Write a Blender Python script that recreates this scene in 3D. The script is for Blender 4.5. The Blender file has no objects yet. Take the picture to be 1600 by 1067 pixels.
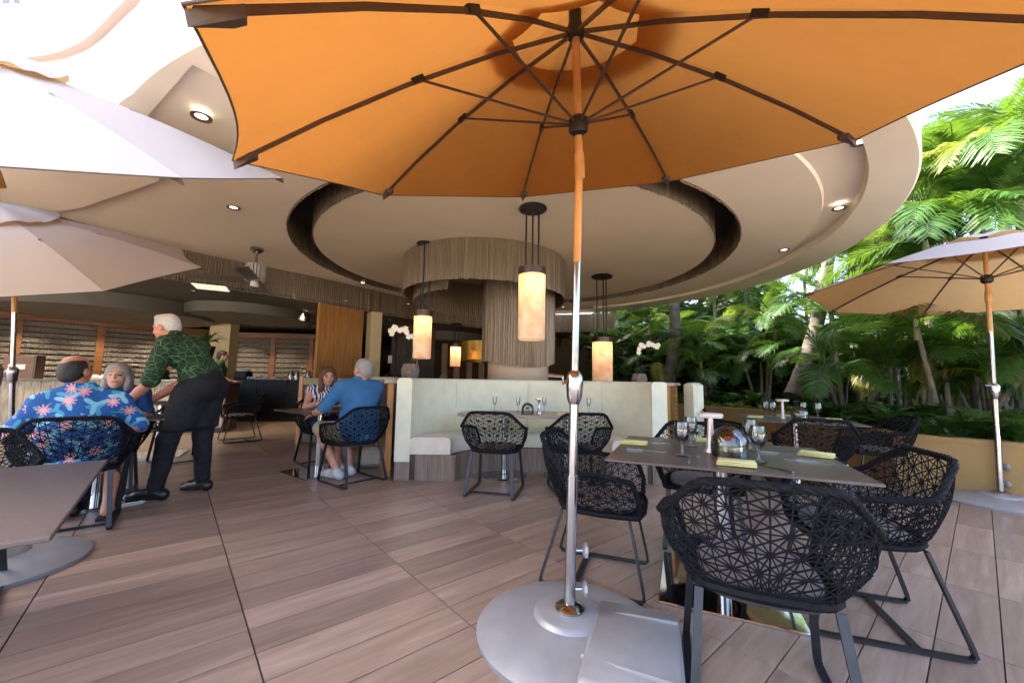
import bpy, math, random
import numpy as np
from mathutils import Vector, Matrix
random.seed(7); rng = np.random.default_rng(7)
S = bpy.context.scene
COL = S.collection
PI = math.pi
def R(a): return math.radians(a)

# ------------------------------------------------------------ camera
CAM_H = 1.14
FPX = 620.0                      # focal length in pixels of a 1600 px wide picture
PITCH, ROLL = R(5.55), R(.957)
cd = bpy.data.cameras.new('camera'); cam = bpy.data.objects.new('camera', cd); COL.objects.link(cam)
cd.sensor_width = 36; cd.lens = 36*FPX/1600; cd.clip_start = .02; cd.clip_end = 1000
_f = Vector((0, math.cos(PITCH), math.sin(PITCH))); _r0 = Vector((1, 0, 0)); _u0 = Vector((0, -math.sin(PITCH), math.cos(PITCH)))
_r = math.cos(ROLL)*_r0+math.sin(ROLL)*_u0; _u = -math.sin(ROLL)*_r0+math.cos(ROLL)*_u0
cam.matrix_world = Matrix(((_r.x, _u.x, -_f.x, 0), (_r.y, _u.y, -_f.y, 0), (_r.z, _u.z, -_f.z, CAM_H), (0, 0, 0, 1)))
S.camera = cam
def ray(px, py): return _f+(px-800)/FPX*_r-(py-533.5)/FPX*_u
def onz(px, py, z=0.):
    d = ray(px, py); t = (z-CAM_H)/d.z; return Vector((0, 0, CAM_H))+t*d
def ony(px, py, y):
    d = ray(px, py); return Vector((0, 0, CAM_H))+d*(y/d.y)

# ------------------------------------------------------------ sky, sun, exposure
SUN_AZ, SUN_EL = R(-62), R(50)   # azimuth from +Y towards +X
w = bpy.data.worlds.new('World'); S.world = w; w.use_nodes = True
wn = w.node_tree.nodes; wl = w.node_tree.links
sky = wn.new('ShaderNodeTexSky'); sky.sky_type = 'NISHITA'; sky.sun_disc = False
sky.sun_elevation = SUN_EL; sky.sun_rotation = SUN_AZ; sky.dust_density = 5.0; sky.air_density = .8; sky.ozone_density = .4
bg = wn['Background']; bg.inputs[1].default_value = .15
wl.new(sky.outputs[0], bg.inputs[0])
sd = bpy.data.lights.new('sun', 'SUN'); sd.energy = 2.3; sd.angle = R(.6); sd.color = (1, .95, .87)
sun = bpy.data.objects.new('sun', sd); COL.objects.link(sun)
sdir = Vector((math.sin(SUN_AZ)*math.cos(SUN_EL), math.cos(SUN_AZ)*math.cos(SUN_EL), math.sin(SUN_EL)))
sun.rotation_euler = sdir.to_track_quat('Z', 'Y').to_euler()
S.view_settings.view_transform = 'Standard'; S.view_settings.look = 'None'; S.view_settings.gamma = 1
S.view_settings.exposure = 3.1
S.render.engine = 'CYCLES'
S.cycles.max_bounces = 10; S.cycles.transparent_max_bounces = 16; S.cycles.sample_clamp_indirect = 6
S.cycles.caustics_reflective = False; S.cycles.caustics_refractive = False

# ------------------------------------------------------------ helpers
def tag(o, label=None, cat=None, group=None, kind=None):
    if label: o['label'] = label
    if cat: o['category'] = cat
    if group: o['group'] = group
    if kind: o['kind'] = kind
    return o
def empty(name, loc=(0, 0, 0), rz=0):
    o = bpy.data.objects.new(name, None); COL.objects.link(o); o.location = loc; o.rotation_euler = (0, 0, rz); o.empty_display_size = .1
    return o
def thing(name, label, cat, loc=(0, 0, 0), rz=0, group=None):
    return tag(empty(name, loc, rz), label, cat, group)
def mkobj(name, me, parent=None):
    o = bpy.data.objects.new(name, me); COL.objects.link(o)
    if parent is not None: o.parent = parent
    return o
def copy_tree(o, parent=None):
    c = o.copy(); COL.objects.link(c)
    if parent is not None: c.parent = parent
    for ch in list(o.children): copy_tree(ch, c)
    return c
def norm(v):
    v = Vector(v); return v.normalized()
def frame_of(t, hint=(0, 0, 1)):
    t = norm(t); h = Vector(hint)
    if abs(t.dot(h.normalized())) > .95: h = Vector((1, 0, 0)) if abs(t.x) < .9 else Vector((0, 1, 0))
    n = (h-t*h.dot(t)).normalized(); b = t.cross(n); return n, b
def chaikin(pts, n=2, closed=False):
    pts = [Vector(p) for p in pts]
    for _ in range(n):
        q = [] if closed else [pts[0]]
        m = len(pts)
        for i in range(m if closed else m-1):
            a, b = pts[i], pts[(i+1) % m]; q += [a*.75+b*.25, a*.25+b*.75]
        if not closed: q.append(pts[-1])
        pts = q
    return pts
class MB:
    def __init__(s): s.v = []; s.f = []; s.mi = []; s.cur = 0
    def add(s, vs, fs):
        o = len(s.v); s.v += [tuple(x) for x in vs]
        for f in fs: s.f.append(tuple(i+o for i in f)); s.mi.append(s.cur)
    def box(s, c, d, rz=0, bev=0, M=None):
        x, y, z = [k/2 for k in d]; c = Vector(c)
        if bev:
            vs = []
            for zz, k in ((-z, bev), (-z+bev, 0), (z-bev, 0), (z, bev)):
                a, b = x-k, y-k; e = min(bev, a, b)
                vs += [(-a+e, -b, zz), (a-e, -b, zz), (a, -b+e, zz), (a, b-e, zz), (a-e, b, zz), (-a+e, b, zz), (-a, b-e, zz), (-a, -b+e, zz)]
            fs = [tuple(reversed(range(8))), tuple(range(24, 32))]
            for k in range(3):
                for i in range(8): fs.append((k*8+i, k*8+(i+1) % 8, k*8+8+(i+1) % 8, k*8+8+i))
        else:
            vs = [(i*x, j*y, k*z) for i in(-1, 1) for j in(-1, 1) for k in(-1, 1)]
            fs = [(0, 1, 3, 2), (4, 6, 7, 5), (0, 4, 5, 1), (2, 3, 7, 6), (0, 2, 6, 4), (1, 5, 7, 3)]
        m = M if M is not None else Matrix.Rotation(rz, 3, 'Z')
        s.add([c+m @ Vector(p) for p in vs], fs); return s
    def bar(s, a, b, w, h, up=(0, 0, 1), ext=0):
        a, b = Vector(a), Vector(b); t = (b-a); L = t.length+ext*2; t.normalize(); n, bb = frame_of(t, up)
        m = Matrix((t, bb, n)).transposed(); return s.box((a+b)/2, (L, w, h), M=m)
    def tube(s, pts, r, n=8, caps=True, closed=False, flat=None, up=(0, 0, 1)):
        pts = [Vector(p) for p in pts]; m = len(pts); rs = r if isinstance(r, (list, tuple)) else [r]*m
        nn = None; rings = []
        for i, p in enumerate(pts):
            if closed: t = pts[(i+1) % m]-pts[i-1]
            else: t = pts[min(i+1, m-1)]-pts[max(i-1, 0)]
            if t.length < 1e-9: t = Vector((0, 0, 1))
            t.normalize()
            if flat is not None or nn is None: nn, b = frame_of(t, up)
            else:
                nn = nn-t*nn.dot(t)
                if nn.length < 1e-6: nn, b = frame_of(t, up)
                nn.normalize()
            b = t.cross(nn)
            if flat is None: rings.append([p+rs[i]*(math.cos(2*PI*k/n)*nn+math.sin(2*PI*k/n)*b) for k in range(n)])
            else:
                hw, hh = flat; rings.append([p+x*b+y*nn for x, y in((-hw, -hh), (hw, -hh), (hw, hh), (-hw, hh))])
        k = len(rings[0]); fs = []
        for i in range(m if closed else m-1):
            a = i*k; c = ((i+1) % m)*k
            for j in range(k): fs.append((a+j, a+(j+1) % k, c+(j+1) % k, c+j))
        if caps and not closed: fs += [tuple(reversed(range(k))), tuple(range((m-1)*k, m*k))]
        s.add([v for q in rings for v in q], fs); return s
    def lathe(s, prof, n=24, c=(0, 0, 0), a0=0, a1=2*PI, axis=None):
        c = Vector(c); full = abs(a1-a0-2*PI) < 1e-6; m = n if full else n+1
        if axis is None: X, Yv, Zv = Vector((1, 0, 0)), Vector((0, 1, 0)), Vector((0, 0, 1))
        else: Zv = norm(axis); X, Yv = frame_of(Zv, (0, 1, 0))
        vs = [c+X*(r*math.cos(a0+(a1-a0)*i/n))+Yv*(r*math.sin(a0+(a1-a0)*i/n))+Zv*z for (r, z) in prof for i in range(m)]
        fs = []
        for k in range(len(prof)-1):
            for i in range(n):
                j = (i+1) % m; fs.append((k*m+i, k*m+j, (k+1)*m+j, (k+1)*m+i))
        s.add(vs, fs); return s
    def cyl(s, c, r, h, n=24, r2=None):
        r2 = r if r2 is None else r2
        return s.lathe([(1e-4, 0), (r, 0), (r2, h), (1e-4, h)], n, c)
    def prism(s, pts, z0, z1):
        n = len(pts); s.add([(p[0], p[1], z0) for p in pts]+[(p[0], p[1], z1) for p in pts],
              [tuple(reversed(range(n))), tuple(range(n, 2*n))]+[(i, (i+1) % n, n+(i+1) % n, n+i) for i in range(n)]); return s
    def strip(s, A, B):
        n = len(A); s.add(list(A)+list(B), [(i, i+1, n+i+1, n+i) for i in range(n-1)]); return s
    def me(s, name, mats, smooth=False):
        m = bpy.data.meshes.new(name); m.from_pydata(s.v, [], s.f); m.update()
        for x in (mats if isinstance(mats, (list, tuple)) else [mats]): m.materials.append(x)
        if isinstance(mats, (list, tuple)): m.polygons.foreach_set('material_index', s.mi)
        if smooth:
            m.shade_smooth()
            if smooth != 2: m.set_sharp_from_angle(angle=R(38))
        return m
    def build(s, name, mats, parent=None, smooth=False): return mkobj(name, s.me(name, mats, smooth), parent)

# ------------------------------------------------------------ materials
class NT:
    def __init__(s, name):
        s.m = bpy.data.materials.new(name); s.m.use_nodes = True; s.n = s.m.node_tree.nodes; s.l = s.m.node_tree.links
        s.p = s.n['Principled BSDF']; s.out = s.n['Material Output']
    def N(s, t, **k):
        x = s.n.new('ShaderNode'+t)
        for a, b in k.items(): setattr(x, a, b)
        return x
    def L(s, a, b): s.l.new(a, b)
    def put(s, sock, v):
        if hasattr(v, 'is_linked') or hasattr(v, 'links'): s.L(v, sock)
        else: sock.default_value = v
    def math(s, op, a, b=None, c=None):
        x = s.N('Math', operation=op)
        for i, v in enumerate((a, b, c)):
            if v is not None: s.put(x.inputs[i], v)
        return x.outputs[0]
    def vmath(s, op, a, b=None):
        x = s.N('VectorMath', operation=op); s.put(x.inputs[0], a)
        if b is not None: s.put(x.inputs[1], b)
        return x.outputs['Value'] if op in('LENGTH', 'DOT_PRODUCT') else x.outputs[0]
    def mix(s, f, a, b, mode='MIX'):
        x = s.N('Mix', data_type='RGBA', blend_type=mode); s.put(x.inputs[0], f)
        for i, v in((6, a), (7, b)): s.put(x.inputs[i], v if not isinstance(v, tuple) else (*v[:3], 1))
        return x.outputs[2]
    def coord(s, kind='Object'):
        if kind == 'Position': return s.N('NewGeometry').outputs['Position']
        return s.N('TexCoord').outputs[kind]
    def mapping(s, v, loc=(0, 0, 0), rot=(0, 0, 0), sc=(1, 1, 1)):
        x = s.N('Mapping'); s.L(v, x.inputs[0]); x.inputs[1].default_value = loc; x.inputs[2].default_value = rot; x.inputs[3].default_value = sc
        return x.outputs[0]
    def noise(s, v, scale, detail=4, rough=.55, dist=0):
        x = s.N('TexNoise'); s.L(v, x.inputs['Vector']); x.inputs['Scale'].default_value = scale; x.inputs['Detail'].default_value = detail
        x.inputs['Roughness'].default_value = rough; x.inputs['Distortion'].default_value = dist; return x.outputs[0]
    def ramp(s, f, stops):
        x = s.N('ValToRGB'); s.L(f, x.inputs[0]); e = x.color_ramp.elements
        while len(e) < len(stops): e.new(.5)
        for i, (p, c) in enumerate(stops): e[i].position = p; e[i].color = (*c, 1) if len(c) == 3 else c
        return x.outputs[0]
    def bump(s, h, st=.3, d=.01):
        x = s.N('Bump'); s.L(h, x.inputs['Height']); x.inputs['Strength'].default_value = st; x.inputs['Distance'].default_value = d
        s.L(x.outputs[0], s.p.inputs['Normal']); return x
    def set(s, **k):
        for a, b in k.items():
            q = s.p.inputs[a.replace('_', ' ')]
            if isinstance(b, tuple): b = (*b[:3], 1)
            s.put(q, b)
        return s
_M = {}
def mat(name, col=(.5, .5, .5), rough=.5, metal=0, var=.12, sc=8, bump=0, bsc=60, obj_rand=0, spec=.5, **k):
    if name in _M: return _M[name]
    t = NT(name); c = t.coord('Object')
    nz = t.noise(c, sc, 5)
    lo = tuple(x*(1-var) for x in col); hi = tuple(min(1, x*(1+var)) for x in col)
    cc = t.ramp(nz, [(.3, lo), (.7, hi)])
    if obj_rand:
        rnd = t.N('ObjectInfo').outputs['Random']; hs = t.N('HueSaturation'); t.L(cc, hs.inputs['Color'])
        t.L(t.math('MULTIPLY_ADD', rnd, obj_rand*2, 1-obj_rand), hs.inputs['Value']); cc = hs.outputs[0]
    t.set(Base_Color=cc, Metallic=metal)
    r2 = t.noise(c, sc*2.7, 3); t.L(t.math('MULTIPLY_ADD', r2, rough*.5, rough*.75), t.p.inputs['Roughness'])
    t.p.inputs['Specular IOR Level'].default_value = spec
    if bump: t.bump(t.noise(c, bsc, 4), bump, .004)
    for a, b in k.items(): t.set(**{a: b})
    _M[name] = t.m; return t.m
def emit_mat(name, col, st):
    if name in _M: return _M[name]
    t = NT(name); t.set(Base_Color=col, Emission_Color=col, Emission_Strength=st); _M[name] = t.m; return t.m
def glass_mat():
    if 'glass' in _M: return _M['glass']
    t = NT('clear_glass'); gl = t.N('BsdfGlossy'); gl.inputs['Roughness'].default_value = .02; tp = t.N('BsdfTransparent'); tp.inputs[0].default_value = (.93, .95, .95, 1)
    lw = t.N('LayerWeight'); lw.inputs[0].default_value = .35; mx = t.N('MixShader'); t.L(t.math('MULTIPLY_ADD', lw.outputs['Fresnel'], .9, .02), mx.inputs[0]); t.L(tp.outputs[0], mx.inputs[1]); t.L(gl.outputs[0], mx.inputs[2]); t.L(mx.outputs[0], t.out.inputs[0]); _M['glass'] = t.m; return t.m

M_STEEL = mat('brushed_steel', (.42, .415, .41), .16, 1, .06, 14)
M_MIRROR = mat('mirror_steel', (.6, .6, .6), .06, 1, .05, 6)
M_GUN = mat('grey_anodised', (.034, .038, .045), .38, .6, .15, 20)
M_BLACK = mat('black_metal', (.02, .02, .022), .4, .4, .2, 20)
M_STRAP = mat('black_woven_strap', (.009, .010, .013), .5, 0, .35, 60, .4, 300, spec=.07)
M_CREAM = mat('cream_plaster', (.8, .71, .57), .8, 0, .04, 1.5, .08, 90)
M_DISC = mat('beige_plaster', (.68, .59, .44), .8, 0, .04, 1.5, .08, 90)
M_WHITE = mat('white_paint', (.66, .66, .66), .7, 0, .04, 1.2, .1, 50)
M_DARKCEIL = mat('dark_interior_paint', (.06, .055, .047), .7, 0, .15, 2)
M_TABLE = mat('dark_table_top', (.085, .066, .062), .33, 0, .12, 40, .05, 400)
M_NAPKIN = mat('lime_napkin', (.62, .62, .27), .9, 0, .08, 30, .3, 500)
M_PLATE_W = mat('white_china', (.8, .8, .78), .25, 0, .03, 5)
M_OCHRE = mat('ochre_stucco', (.31, .2, .075), .85, 0, .12, 2.5, .3, 70)
M_LEATHER = mat('pale_green_leather', (.66, .69, .55), .5, 0, .07, 7, .25, 120)
M_SEATLEA = mat('ivory_leather', (.64, .61, .53), .45, 0, .07, 7, .3, 60)
M_RUBBER = mat('brown_fabric_pocket', (.085, .06, .045), .8, 0, .2, 30)
M_RIB = mat('brown_rib_metal', (.09, .06, .045), .45, .3, .15, 20)
M_BASE = mat('silver_base_paint', (.33, .34, .36), .38, .3, .1, 6, .12, 90)
M_SKIN = None

def wood_mat(name, c1=None, c2=None, rough=.4, axis=2, sc=1.0):
    if name in _M: return _M[name]
    t = NT(name); c = t.coord('Object'); s = [14*sc]*3; s[axis] = 1.1*sc
    rnd = t.N('ObjectInfo').outputs['Random']; off = t.N('CombineXYZ')
    for i in range(3): t.L(t.math('MULTIPLY', rnd, 13.7+i*7), off.inputs[i])
    mp = t.mapping(t.vmath('ADD', c, off.outputs[0]), sc=tuple(s))
    g = t.noise(mp, 1.6, 6, .6, .6); fine = t.noise(mp, 9, 3)
    cc = t.ramp(g, [(.3, c1), (.68, c2)])
    cc = t.mix(t.math('MULTIPLY', fine, .3), cc, c1)
    t.set(Base_Color=cc, Roughness=rough); t.bump(fine, .12, .003); _M[name] = t.m; return t.m
M_WOOD = wood_mat('golden_wood', (.33, .14, .035), (.56, .29, .09), .32)
M_WOODH = wood_mat('golden_wood_h', (.33, .14, .035), (.56, .29, .09), .32, 0)
M_POLEW = wood_mat('pole_wood', (.42, .2, .06), (.6, .33, .11), .3)
M_DWOOD = wood_mat('dark_wood', (.03, .016, .01), (.08, .04, .022), .35)
M_MWOOD = wood_mat('header_wood', (.13, .05, .018), (.26, .11, .04), .4, 0)

def floor_mat():
    t = NT('wood_look_tile'); pos = t.coord('Position'); geo = t.N('NewGeometry')
    rnd = t.math('FRACT', t.math('ADD', t.N('ObjectInfo').outputs['Random'], geo.outputs['Random Per Island']))
    off = t.N('CombineXYZ')
    for i, k in enumerate((31., 17., 0)): t.L(t.math('MULTIPLY', rnd, k), off.inputs[i])
    mp = t.mapping(pos, rot=(0, 0, -FLOOR_A), sc=(1, 1, 1)); mp = t.mapping(t.vmath('ADD', mp, off.outputs[0]), sc=(1.2, 13, 1))
    g = t.noise(mp, 1.3, 7, .62, .9); fine = t.noise(mp, 7, 4, .6); big = t.noise(pos, .9, 3)
    c = t.ramp(g, [(.22, (.205, .138, .104)), (.48, (.305, .216, .166)), (.62, (.365, .266, .208)), (.8, (.475, .378, .305))])
    hs = t.N('HueSaturation'); t.L(c, hs.inputs['Color']); t.L(t.math('MULTIPLY_ADD', rnd, .42, .78), hs.inputs['Value'])
    c = t.mix(t.math('MULTIPLY', fine, .25), hs.outputs[0], (.17, .115, .092))
    c = t.mix(t.math('MULTIPLY', t.math('SUBTRACT', big, .4), .25), c, (.48, .385, .31))
    t.set(Base_Color=c); scf = t.noise(pos, 3.3, 6, .7, .5); dirt = t.ramp(t.noise(pos, 1.7, 6, .72), [(.55, (0, 0, 0)), (.85, (1, 1, 1))]); c = t.mix(t.math('MULTIPLY', dirt, .10), c, (.14, .1, .08)); t.L(c, t.p.inputs['Base Color']); t.L(t.math('MULTIPLY_ADD', fine, .2, .22), t.p.inputs['Roughness']); t.bump(fine, .12, .002)
    return t.m
def bead_mat(name, c1, c2):
    t = NT(name); c = t.coord('UV'); mp = t.mapping(c, sc=(70, 1.1, 1))
    g = t.noise(mp, 1., 5, .65); g2 = t.noise(t.mapping(c, sc=(260, 30, 1)), 1., 2)
    cc = t.ramp(g, [(.25, c1), (.75, c2)])
    t.set(Base_Color=t.mix(t.math('MULTIPLY', g2, .5), cc, c1), Roughness=.32, Metallic=.45); t.bump(g2, .8, .006); return t.m
M_BEAD = bead_mat('metal_bead_strands', (.12, .09, .06), (.40, .32, .22))
def canopy_mat(name, inner, outer):
    t = NT(name); c = t.coord('Object'); wv = t.noise(c, 900, 2); soft = t.noise(c, 2.2, 4)
    inn = t.mix(t.math('MULTIPLY', t.math('MULTIPLY', soft, t.noise(c, 11, 5, .7)), 1.1), inner, tuple(x*.72 for x in inner)); out = t.mix(t.math('MULTIPLY', soft, .12), outer, tuple(x*.85 for x in outer))
    bf = t.N('NewGeometry').outputs['Backfacing']; col = t.mix(bf, out, inn)
    d = t.N('BsdfDiffuse'); t.L(col, d.inputs[0]); tr = t.N('BsdfTranslucent'); t.L(t.mix(bf, tuple(x for x in inner), inn), tr.inputs[0])
    b = t.N('Bump'); t.L(t.math('ADD', t.math('MULTIPLY', wv, .15), t.noise(c, 5, 4, .5, .4)), b.inputs['Height']); b.inputs['Strength'].default_value = .35; b.inputs['Distance'].default_value = .012
    t.L(b.outputs[0], d.inputs['Normal'])
    mx = t.N('MixShader'); mx.inputs[0].default_value = .43; t.L(d.outputs[0], mx.inputs[1]); t.L(tr.outputs[0], mx.inputs[2]); t.L(mx.outputs[0], t.out.inputs[0]); return t.m
M_CANOPY = canopy_mat('orange_lined_canvas', (.45, .172, .033), (.57, .53, .5))
M_CANOPY2 = canopy_mat('pale_tan_canvas', (.58, .36, .16), (.66, .62, .6))  # paler and more tan than the main umbrella's canvas
def leaf_mat(name, c1, c2, trans=.35):
    t = NT(name); c = t.coord('Object'); rnd = t.N('ObjectInfo').outputs['Random']
    nz = t.noise(c, 2.5, 3); f = t.math('ADD', t.math('MULTIPLY', nz, .5), t.math('MULTIPLY', rnd, .5))
    isl = t.N('NewGeometry').outputs['Random Per Island']; f = t.math('ADD', t.math('MULTIPLY', f, .7), t.math('MULTIPLY', isl, .3))
    cc = t.ramp(f, [(.25, c1), (.75, c2)]); t.set(Base_Color=cc, Roughness=.38)
    tr = t.N('BsdfTranslucent'); t.L(t.mix(.4, cc, (.3, .5, .03)), tr.inputs[0]); mx = t.N('MixShader'); mx.inputs[0].default_value = trans
    t.L(t.p.outputs[0], mx.inputs[1]); t.L(tr.outputs[0], mx.inputs[2]); t.L(mx.outputs[0], t.out.inputs[0]); return t.m
M_PALM = leaf_mat('palm_leaf', (.018, .06, .01), (.07, .16, .022), .3)
M_PALMY = leaf_mat('yellow_palm_leaf', (.12, .16, .02), (.28, .26, .04))
M_SHRUB = leaf_mat('shrub_leaf', (.012, .042, .01), (.045, .115, .022), .2)
M_GCOVER = leaf_mat('ground_cover_leaf', (.1, .14, .02), (.3, .3, .06))
M_TRUNK = mat('palm_trunk', (.2, .17, .13), .85, 0, .35, 9, .6, 40)
M_SOIL = mat('soil', (.035, .025, .017), .95, 0, .3, 8, .6, 30)
# ============================================================ SETTING
FLOOR_A = R(40.3)
M_FLOOR = floor_mat()
M_GROUT = mat('dark_grout', (.03, .02, .016), .9, 0, .2, 20)
g = MB(); g.add([(-300, -300, -.03), (300, -300, -.03), (300, 300, -.03), (-300, 300, -.03)], [(0, 1, 2, 3)])
tag(g.build('ground', mat('ground_earth', (.09, .085, .06), .95, 0, .3, .5)), kind='structure')
floor = tag(MB().prism([(-18, -3.2), (7, -3.2), (7, 3), (4.2, 5.6), (5.4, 8.2), (4.3, 10.4), (5, 20), (-18, 20)], -.028, -.012).build('terrace_floor', M_GROUT), kind='structure')
e1 = Vector((math.cos(FLOOR_A), math.sin(FLOOR_A), 0)); e2 = Vector((-e1.y, e1.x, 0))
S0, T0, PL, PW = -.455, .01, .80, .20
def plank_mb(c=None):
    m = MB(); x, y, b = PL/2-.0034, PW/2-.0026, .002
    o = Vector((0, 0, 0)) if c is None else c
    A = [(-x, -y), (x, -y), (x, y), (-x, y)]
    vs = [o+e1*a+e2*k+Vector((0, 0, -.012)) for a, k in A]+[o+e1*a+e2*k for a, k in A]
    m.add(vs, [(i, (i+1) % 4, 4+(i+1) % 4, 4+i) for i in range(4)]+[(4, 5, 6, 7)]); return m
def in_floor(c): return c.y > -3 and c.x > -15 and c.y < 18 and c.x+.93*c.y < 8.75+(3.1 if c.y > 5.0 and c.x < 5.6 else 0)*1.36 and c.x < 6.5
cells = []
for i in range(-32, 34):
    for j in range(-60, 130):
        c = e1*(S0+(i+.5)*PL)+e2*(T0+(j+.5)*PW)
        if not in_floor(c): continue
        px = 800+620*c.x/max(c.y, .3) if c.y > .3 else 1e9
        vis = c.y > 1.0 and -80 < px < 1680
        cells.append(((c.x**2+c.y**2) if vis else 1e6+c.length, c))
cells.sort(key=lambda t: t[0])
pm = plank_mb().me('plank', M_FLOOR); rest = MB()
for k, (_, c) in enumerate(cells):
    if k < 300: o = mkobj('plank', pm, floor); o.location = c
    else: q = plank_mb(c); rest.add(q.v, q.f)
tag(rest.build('plank_field', M_FLOOR, floor), kind='stuff')

tag(MB().prism([(-40, -40), (40, -40), (40, -3.2), (-40, -3.2)], -.02, -.006).build('bounce_deck', mat('bounce_deck_stone', (.7, .62, .5), .8, 0, .1, 3)), kind='structure')  # unseen deck behind the camera, added to bounce sunlight onto the soffit
# ------------------------------------------------------------ restaurant building: round canopy and interior shell
CX, CY, ZC = 0.0, 7.35, 3.30
bld = thing('restaurant_building', 'cream open-air restaurant building with huge round overhanging canopy and recessed ceiling disc', 'building', (CX, CY, 0))
OUT = [(-14, 2.6), (-9, 2.95), (-6, 3.25), (-4.6, 3.4), (-3.9, 3.2), (-3.3, 2.9)]
OUT = [Vector((p.x-CX, p.y-CY)) for p in chaikin([(x, y, 0) for x, y in [(-14, 2.6), (-9, 2.95), (-6, 3.25), (-4.7, 3.45), (-3.9, 3.33), (-2.95, 2.82)]], 3)]
def rpoly(th):
    d = Vector((math.cos(th), math.sin(th))); r = 5.4
    for a, b in zip(OUT[:-1], OUT[1:]):
        e = b-a; den = d.x*e.y-d.y*e.x
        if abs(den) < 1e-9: continue
        t = (a.x*e.y-a.y*e.x)/den; u = (a.x*d.y-a.y*d.x)/den
        if t > 0 and -1e-6 <= u <= 1.000001: r = max(r, t)
    a = math.degrees(math.atan2(d.y, d.x)) % 360
    if 90 < a < 199: r = max(r, min(14/max(-d.x, .05), 11.5/max(abs(d.y), .05), 16)) if a > 100 else r
    return r
STP = [Vector((x-CX, y-CY)) for x, y in [(-9, 5.7), (-6.63, 5.25), (-5.65, 4.98), (-3.94, 4.22), (-3.14, 3.16), (-2.17, 2.5)]]
def r2f(th, ro):
    d = Vector((math.cos(th), math.sin(th)))
    for a, b in zip(STP[:-1], STP[1:]):
        e = b-a; den = d.x*e.y-d.y*e.x
        if abs(den) < 1e-9: continue
        t = (a.x*e.y-a.y*e.x)/den; u = (a.x*d.y-a.y*d.x)/den
        if t > 0 and -1e-6 <= u <= 1.000001: return min(t, ro-.05)
    a = math.degrees(th) % 360
    k = max(0, min(1, (a-270)/90)) if a >= 270 else 1
    return min(ro-.05, 5.3-.55*k) if (a >= 230 or a < 60) else ro-.05
NA = 360
prof = []
for i in range(NA):
    th = 2*PI*i/NA; ro = rpoly(th); r2 = r2f(th, ro); a = math.degrees(th) % 360
    k = max(0, min(1, (a-285)/45)) if a > 200 else max(0, min(1, (90-a)/30)) if a < 90 else 0
    r1 = min(r2-.03, 4.62 if k > 0 else 4.62); dz = .05*k
    prof.append([(3.75, ZC), (r1, ZC), (r1+.02, ZC+dz), (r2-.02, ZC+dz+.02), (r2, ZC-.03), (ro-.02, ZC-.04), (ro, ZC-.02)])
def polar(th, r, z): return (r*math.cos(th), r*math.sin(th), z)
def ringmesh(levels):
    m = MB(); n = len(levels[0]); vs = [polar(2*PI*i/NA, *levels[i][k]) for i in range(NA) for k in range(n)]
    m.add(vs, [(i*n+k, i*n+k+1, ((i+1) % NA)*n+k+1, ((i+1) % NA)*n+k) for i in range(NA) for k in range(n-1)]); return m
ringmesh(prof).build('soffit', M_CREAM, bld, True)
ringmesh([[(p[-1][0], ZC-.02), (p[-1][0]+.02, ZC+.64)] for p in prof]).build('fascia', M_WHITE, bld, True)
ringmesh([[(p[-1][0]+.015, ZC+.64), (p[-1][0]+.0, ZC+.66), (p[-1][0]+.0, ZC+.69), (p[-1][0]+.06, ZC+.70), (p[-1][0]+.07, ZC+.80), (p[-1][0]-.2, ZC+.81)] for p in prof]).build('coping', mat('coping_stone', (.45, .38, .34), .7, 0, .06, 3), bld, True)
ringmesh([[(p[-1][0]-.01, ZC+.63), (.001, ZC+.63)] for p in prof]).build('roof_deck', M_WHITE, bld)
m = MB(); m.lathe([(.001, 0), (3.40, 0)], 120, (0, 0, ZC)); m.build('ceiling_disc', M_DISC, bld, True)
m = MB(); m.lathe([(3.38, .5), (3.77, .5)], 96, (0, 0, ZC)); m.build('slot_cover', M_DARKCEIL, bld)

def curtain(name, path, z0f, z1f, parent=None, label=None, thick=False, group=None, amp=.006):
    """strand curtain: ridged sheet following a plan path"""
    pts = []; L = 0; acc = [0]
    for a, b in zip(path[:-1], path[1:]): L += (b-a).length; acc.append(L)
    n = max(8, int(L/.022)); vs = []; uv = []; k = 0
    for i in range(n+1):
        s_ = L*i/n
        while k < len(acc)-2 and acc[k+1] < s_: k += 1
        f = (s_-acc[k])/max(1e-9, acc[k+1]-acc[k]); p = path[k].lerp(path[k+1], f); t = (path[k+1]-path[k]).normalized(); nn = Vector((t.y, -t.x))
        o = amp*(1 if i % 2 else -1)+rng.normal()*amp*.5; q = p+nn*o; f2 = s_/L
        z0 = z0f(f2) if callable(z0f) else z0f; z1 = z1f(f2) if callable(z1f) else z1f
        z0 += rng.normal()*.006
        for z in (z1, z0): vs.append((q.x, q.y, z)); uv.append((s_, z))
    me = bpy.data.meshes.new(name); fs = [(2*i, 2*i+1, 2*i+3, 2*i+2) for i in range(n)]
    me.from_pydata(vs, [], fs); me.materials.append(M_BEAD); l = me.uv_layers.new()
    l.data.foreach_set('uv', [c for f in fs for i in f for c in uv[i]]); me.update()
    o = mkobj(name, me, parent)
    if label: tag(o, label, 'curtain', group)
    return o
def circ(cx, cy, r, a0=0, a1=360, n=90): return [Vector((cx+r*math.cos(R(a0+(a1-a0)*i/n)), cy+r*math.sin(R(a0+(a1-a0)*i/n)))) for i in range(n+1)]
curtain('bead_curtain', circ(CX, CY, 3.41), ZC-.004, ZC+.48, label='bead strand curtain wrapped round the edge of the ceiling disc')
curtain('bead_curtain', circ(CX, CY, 3.74), ZC-.02, ZC+.48, label='shadowed bead strand curtain lining the wall of the ceiling recess')
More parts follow.
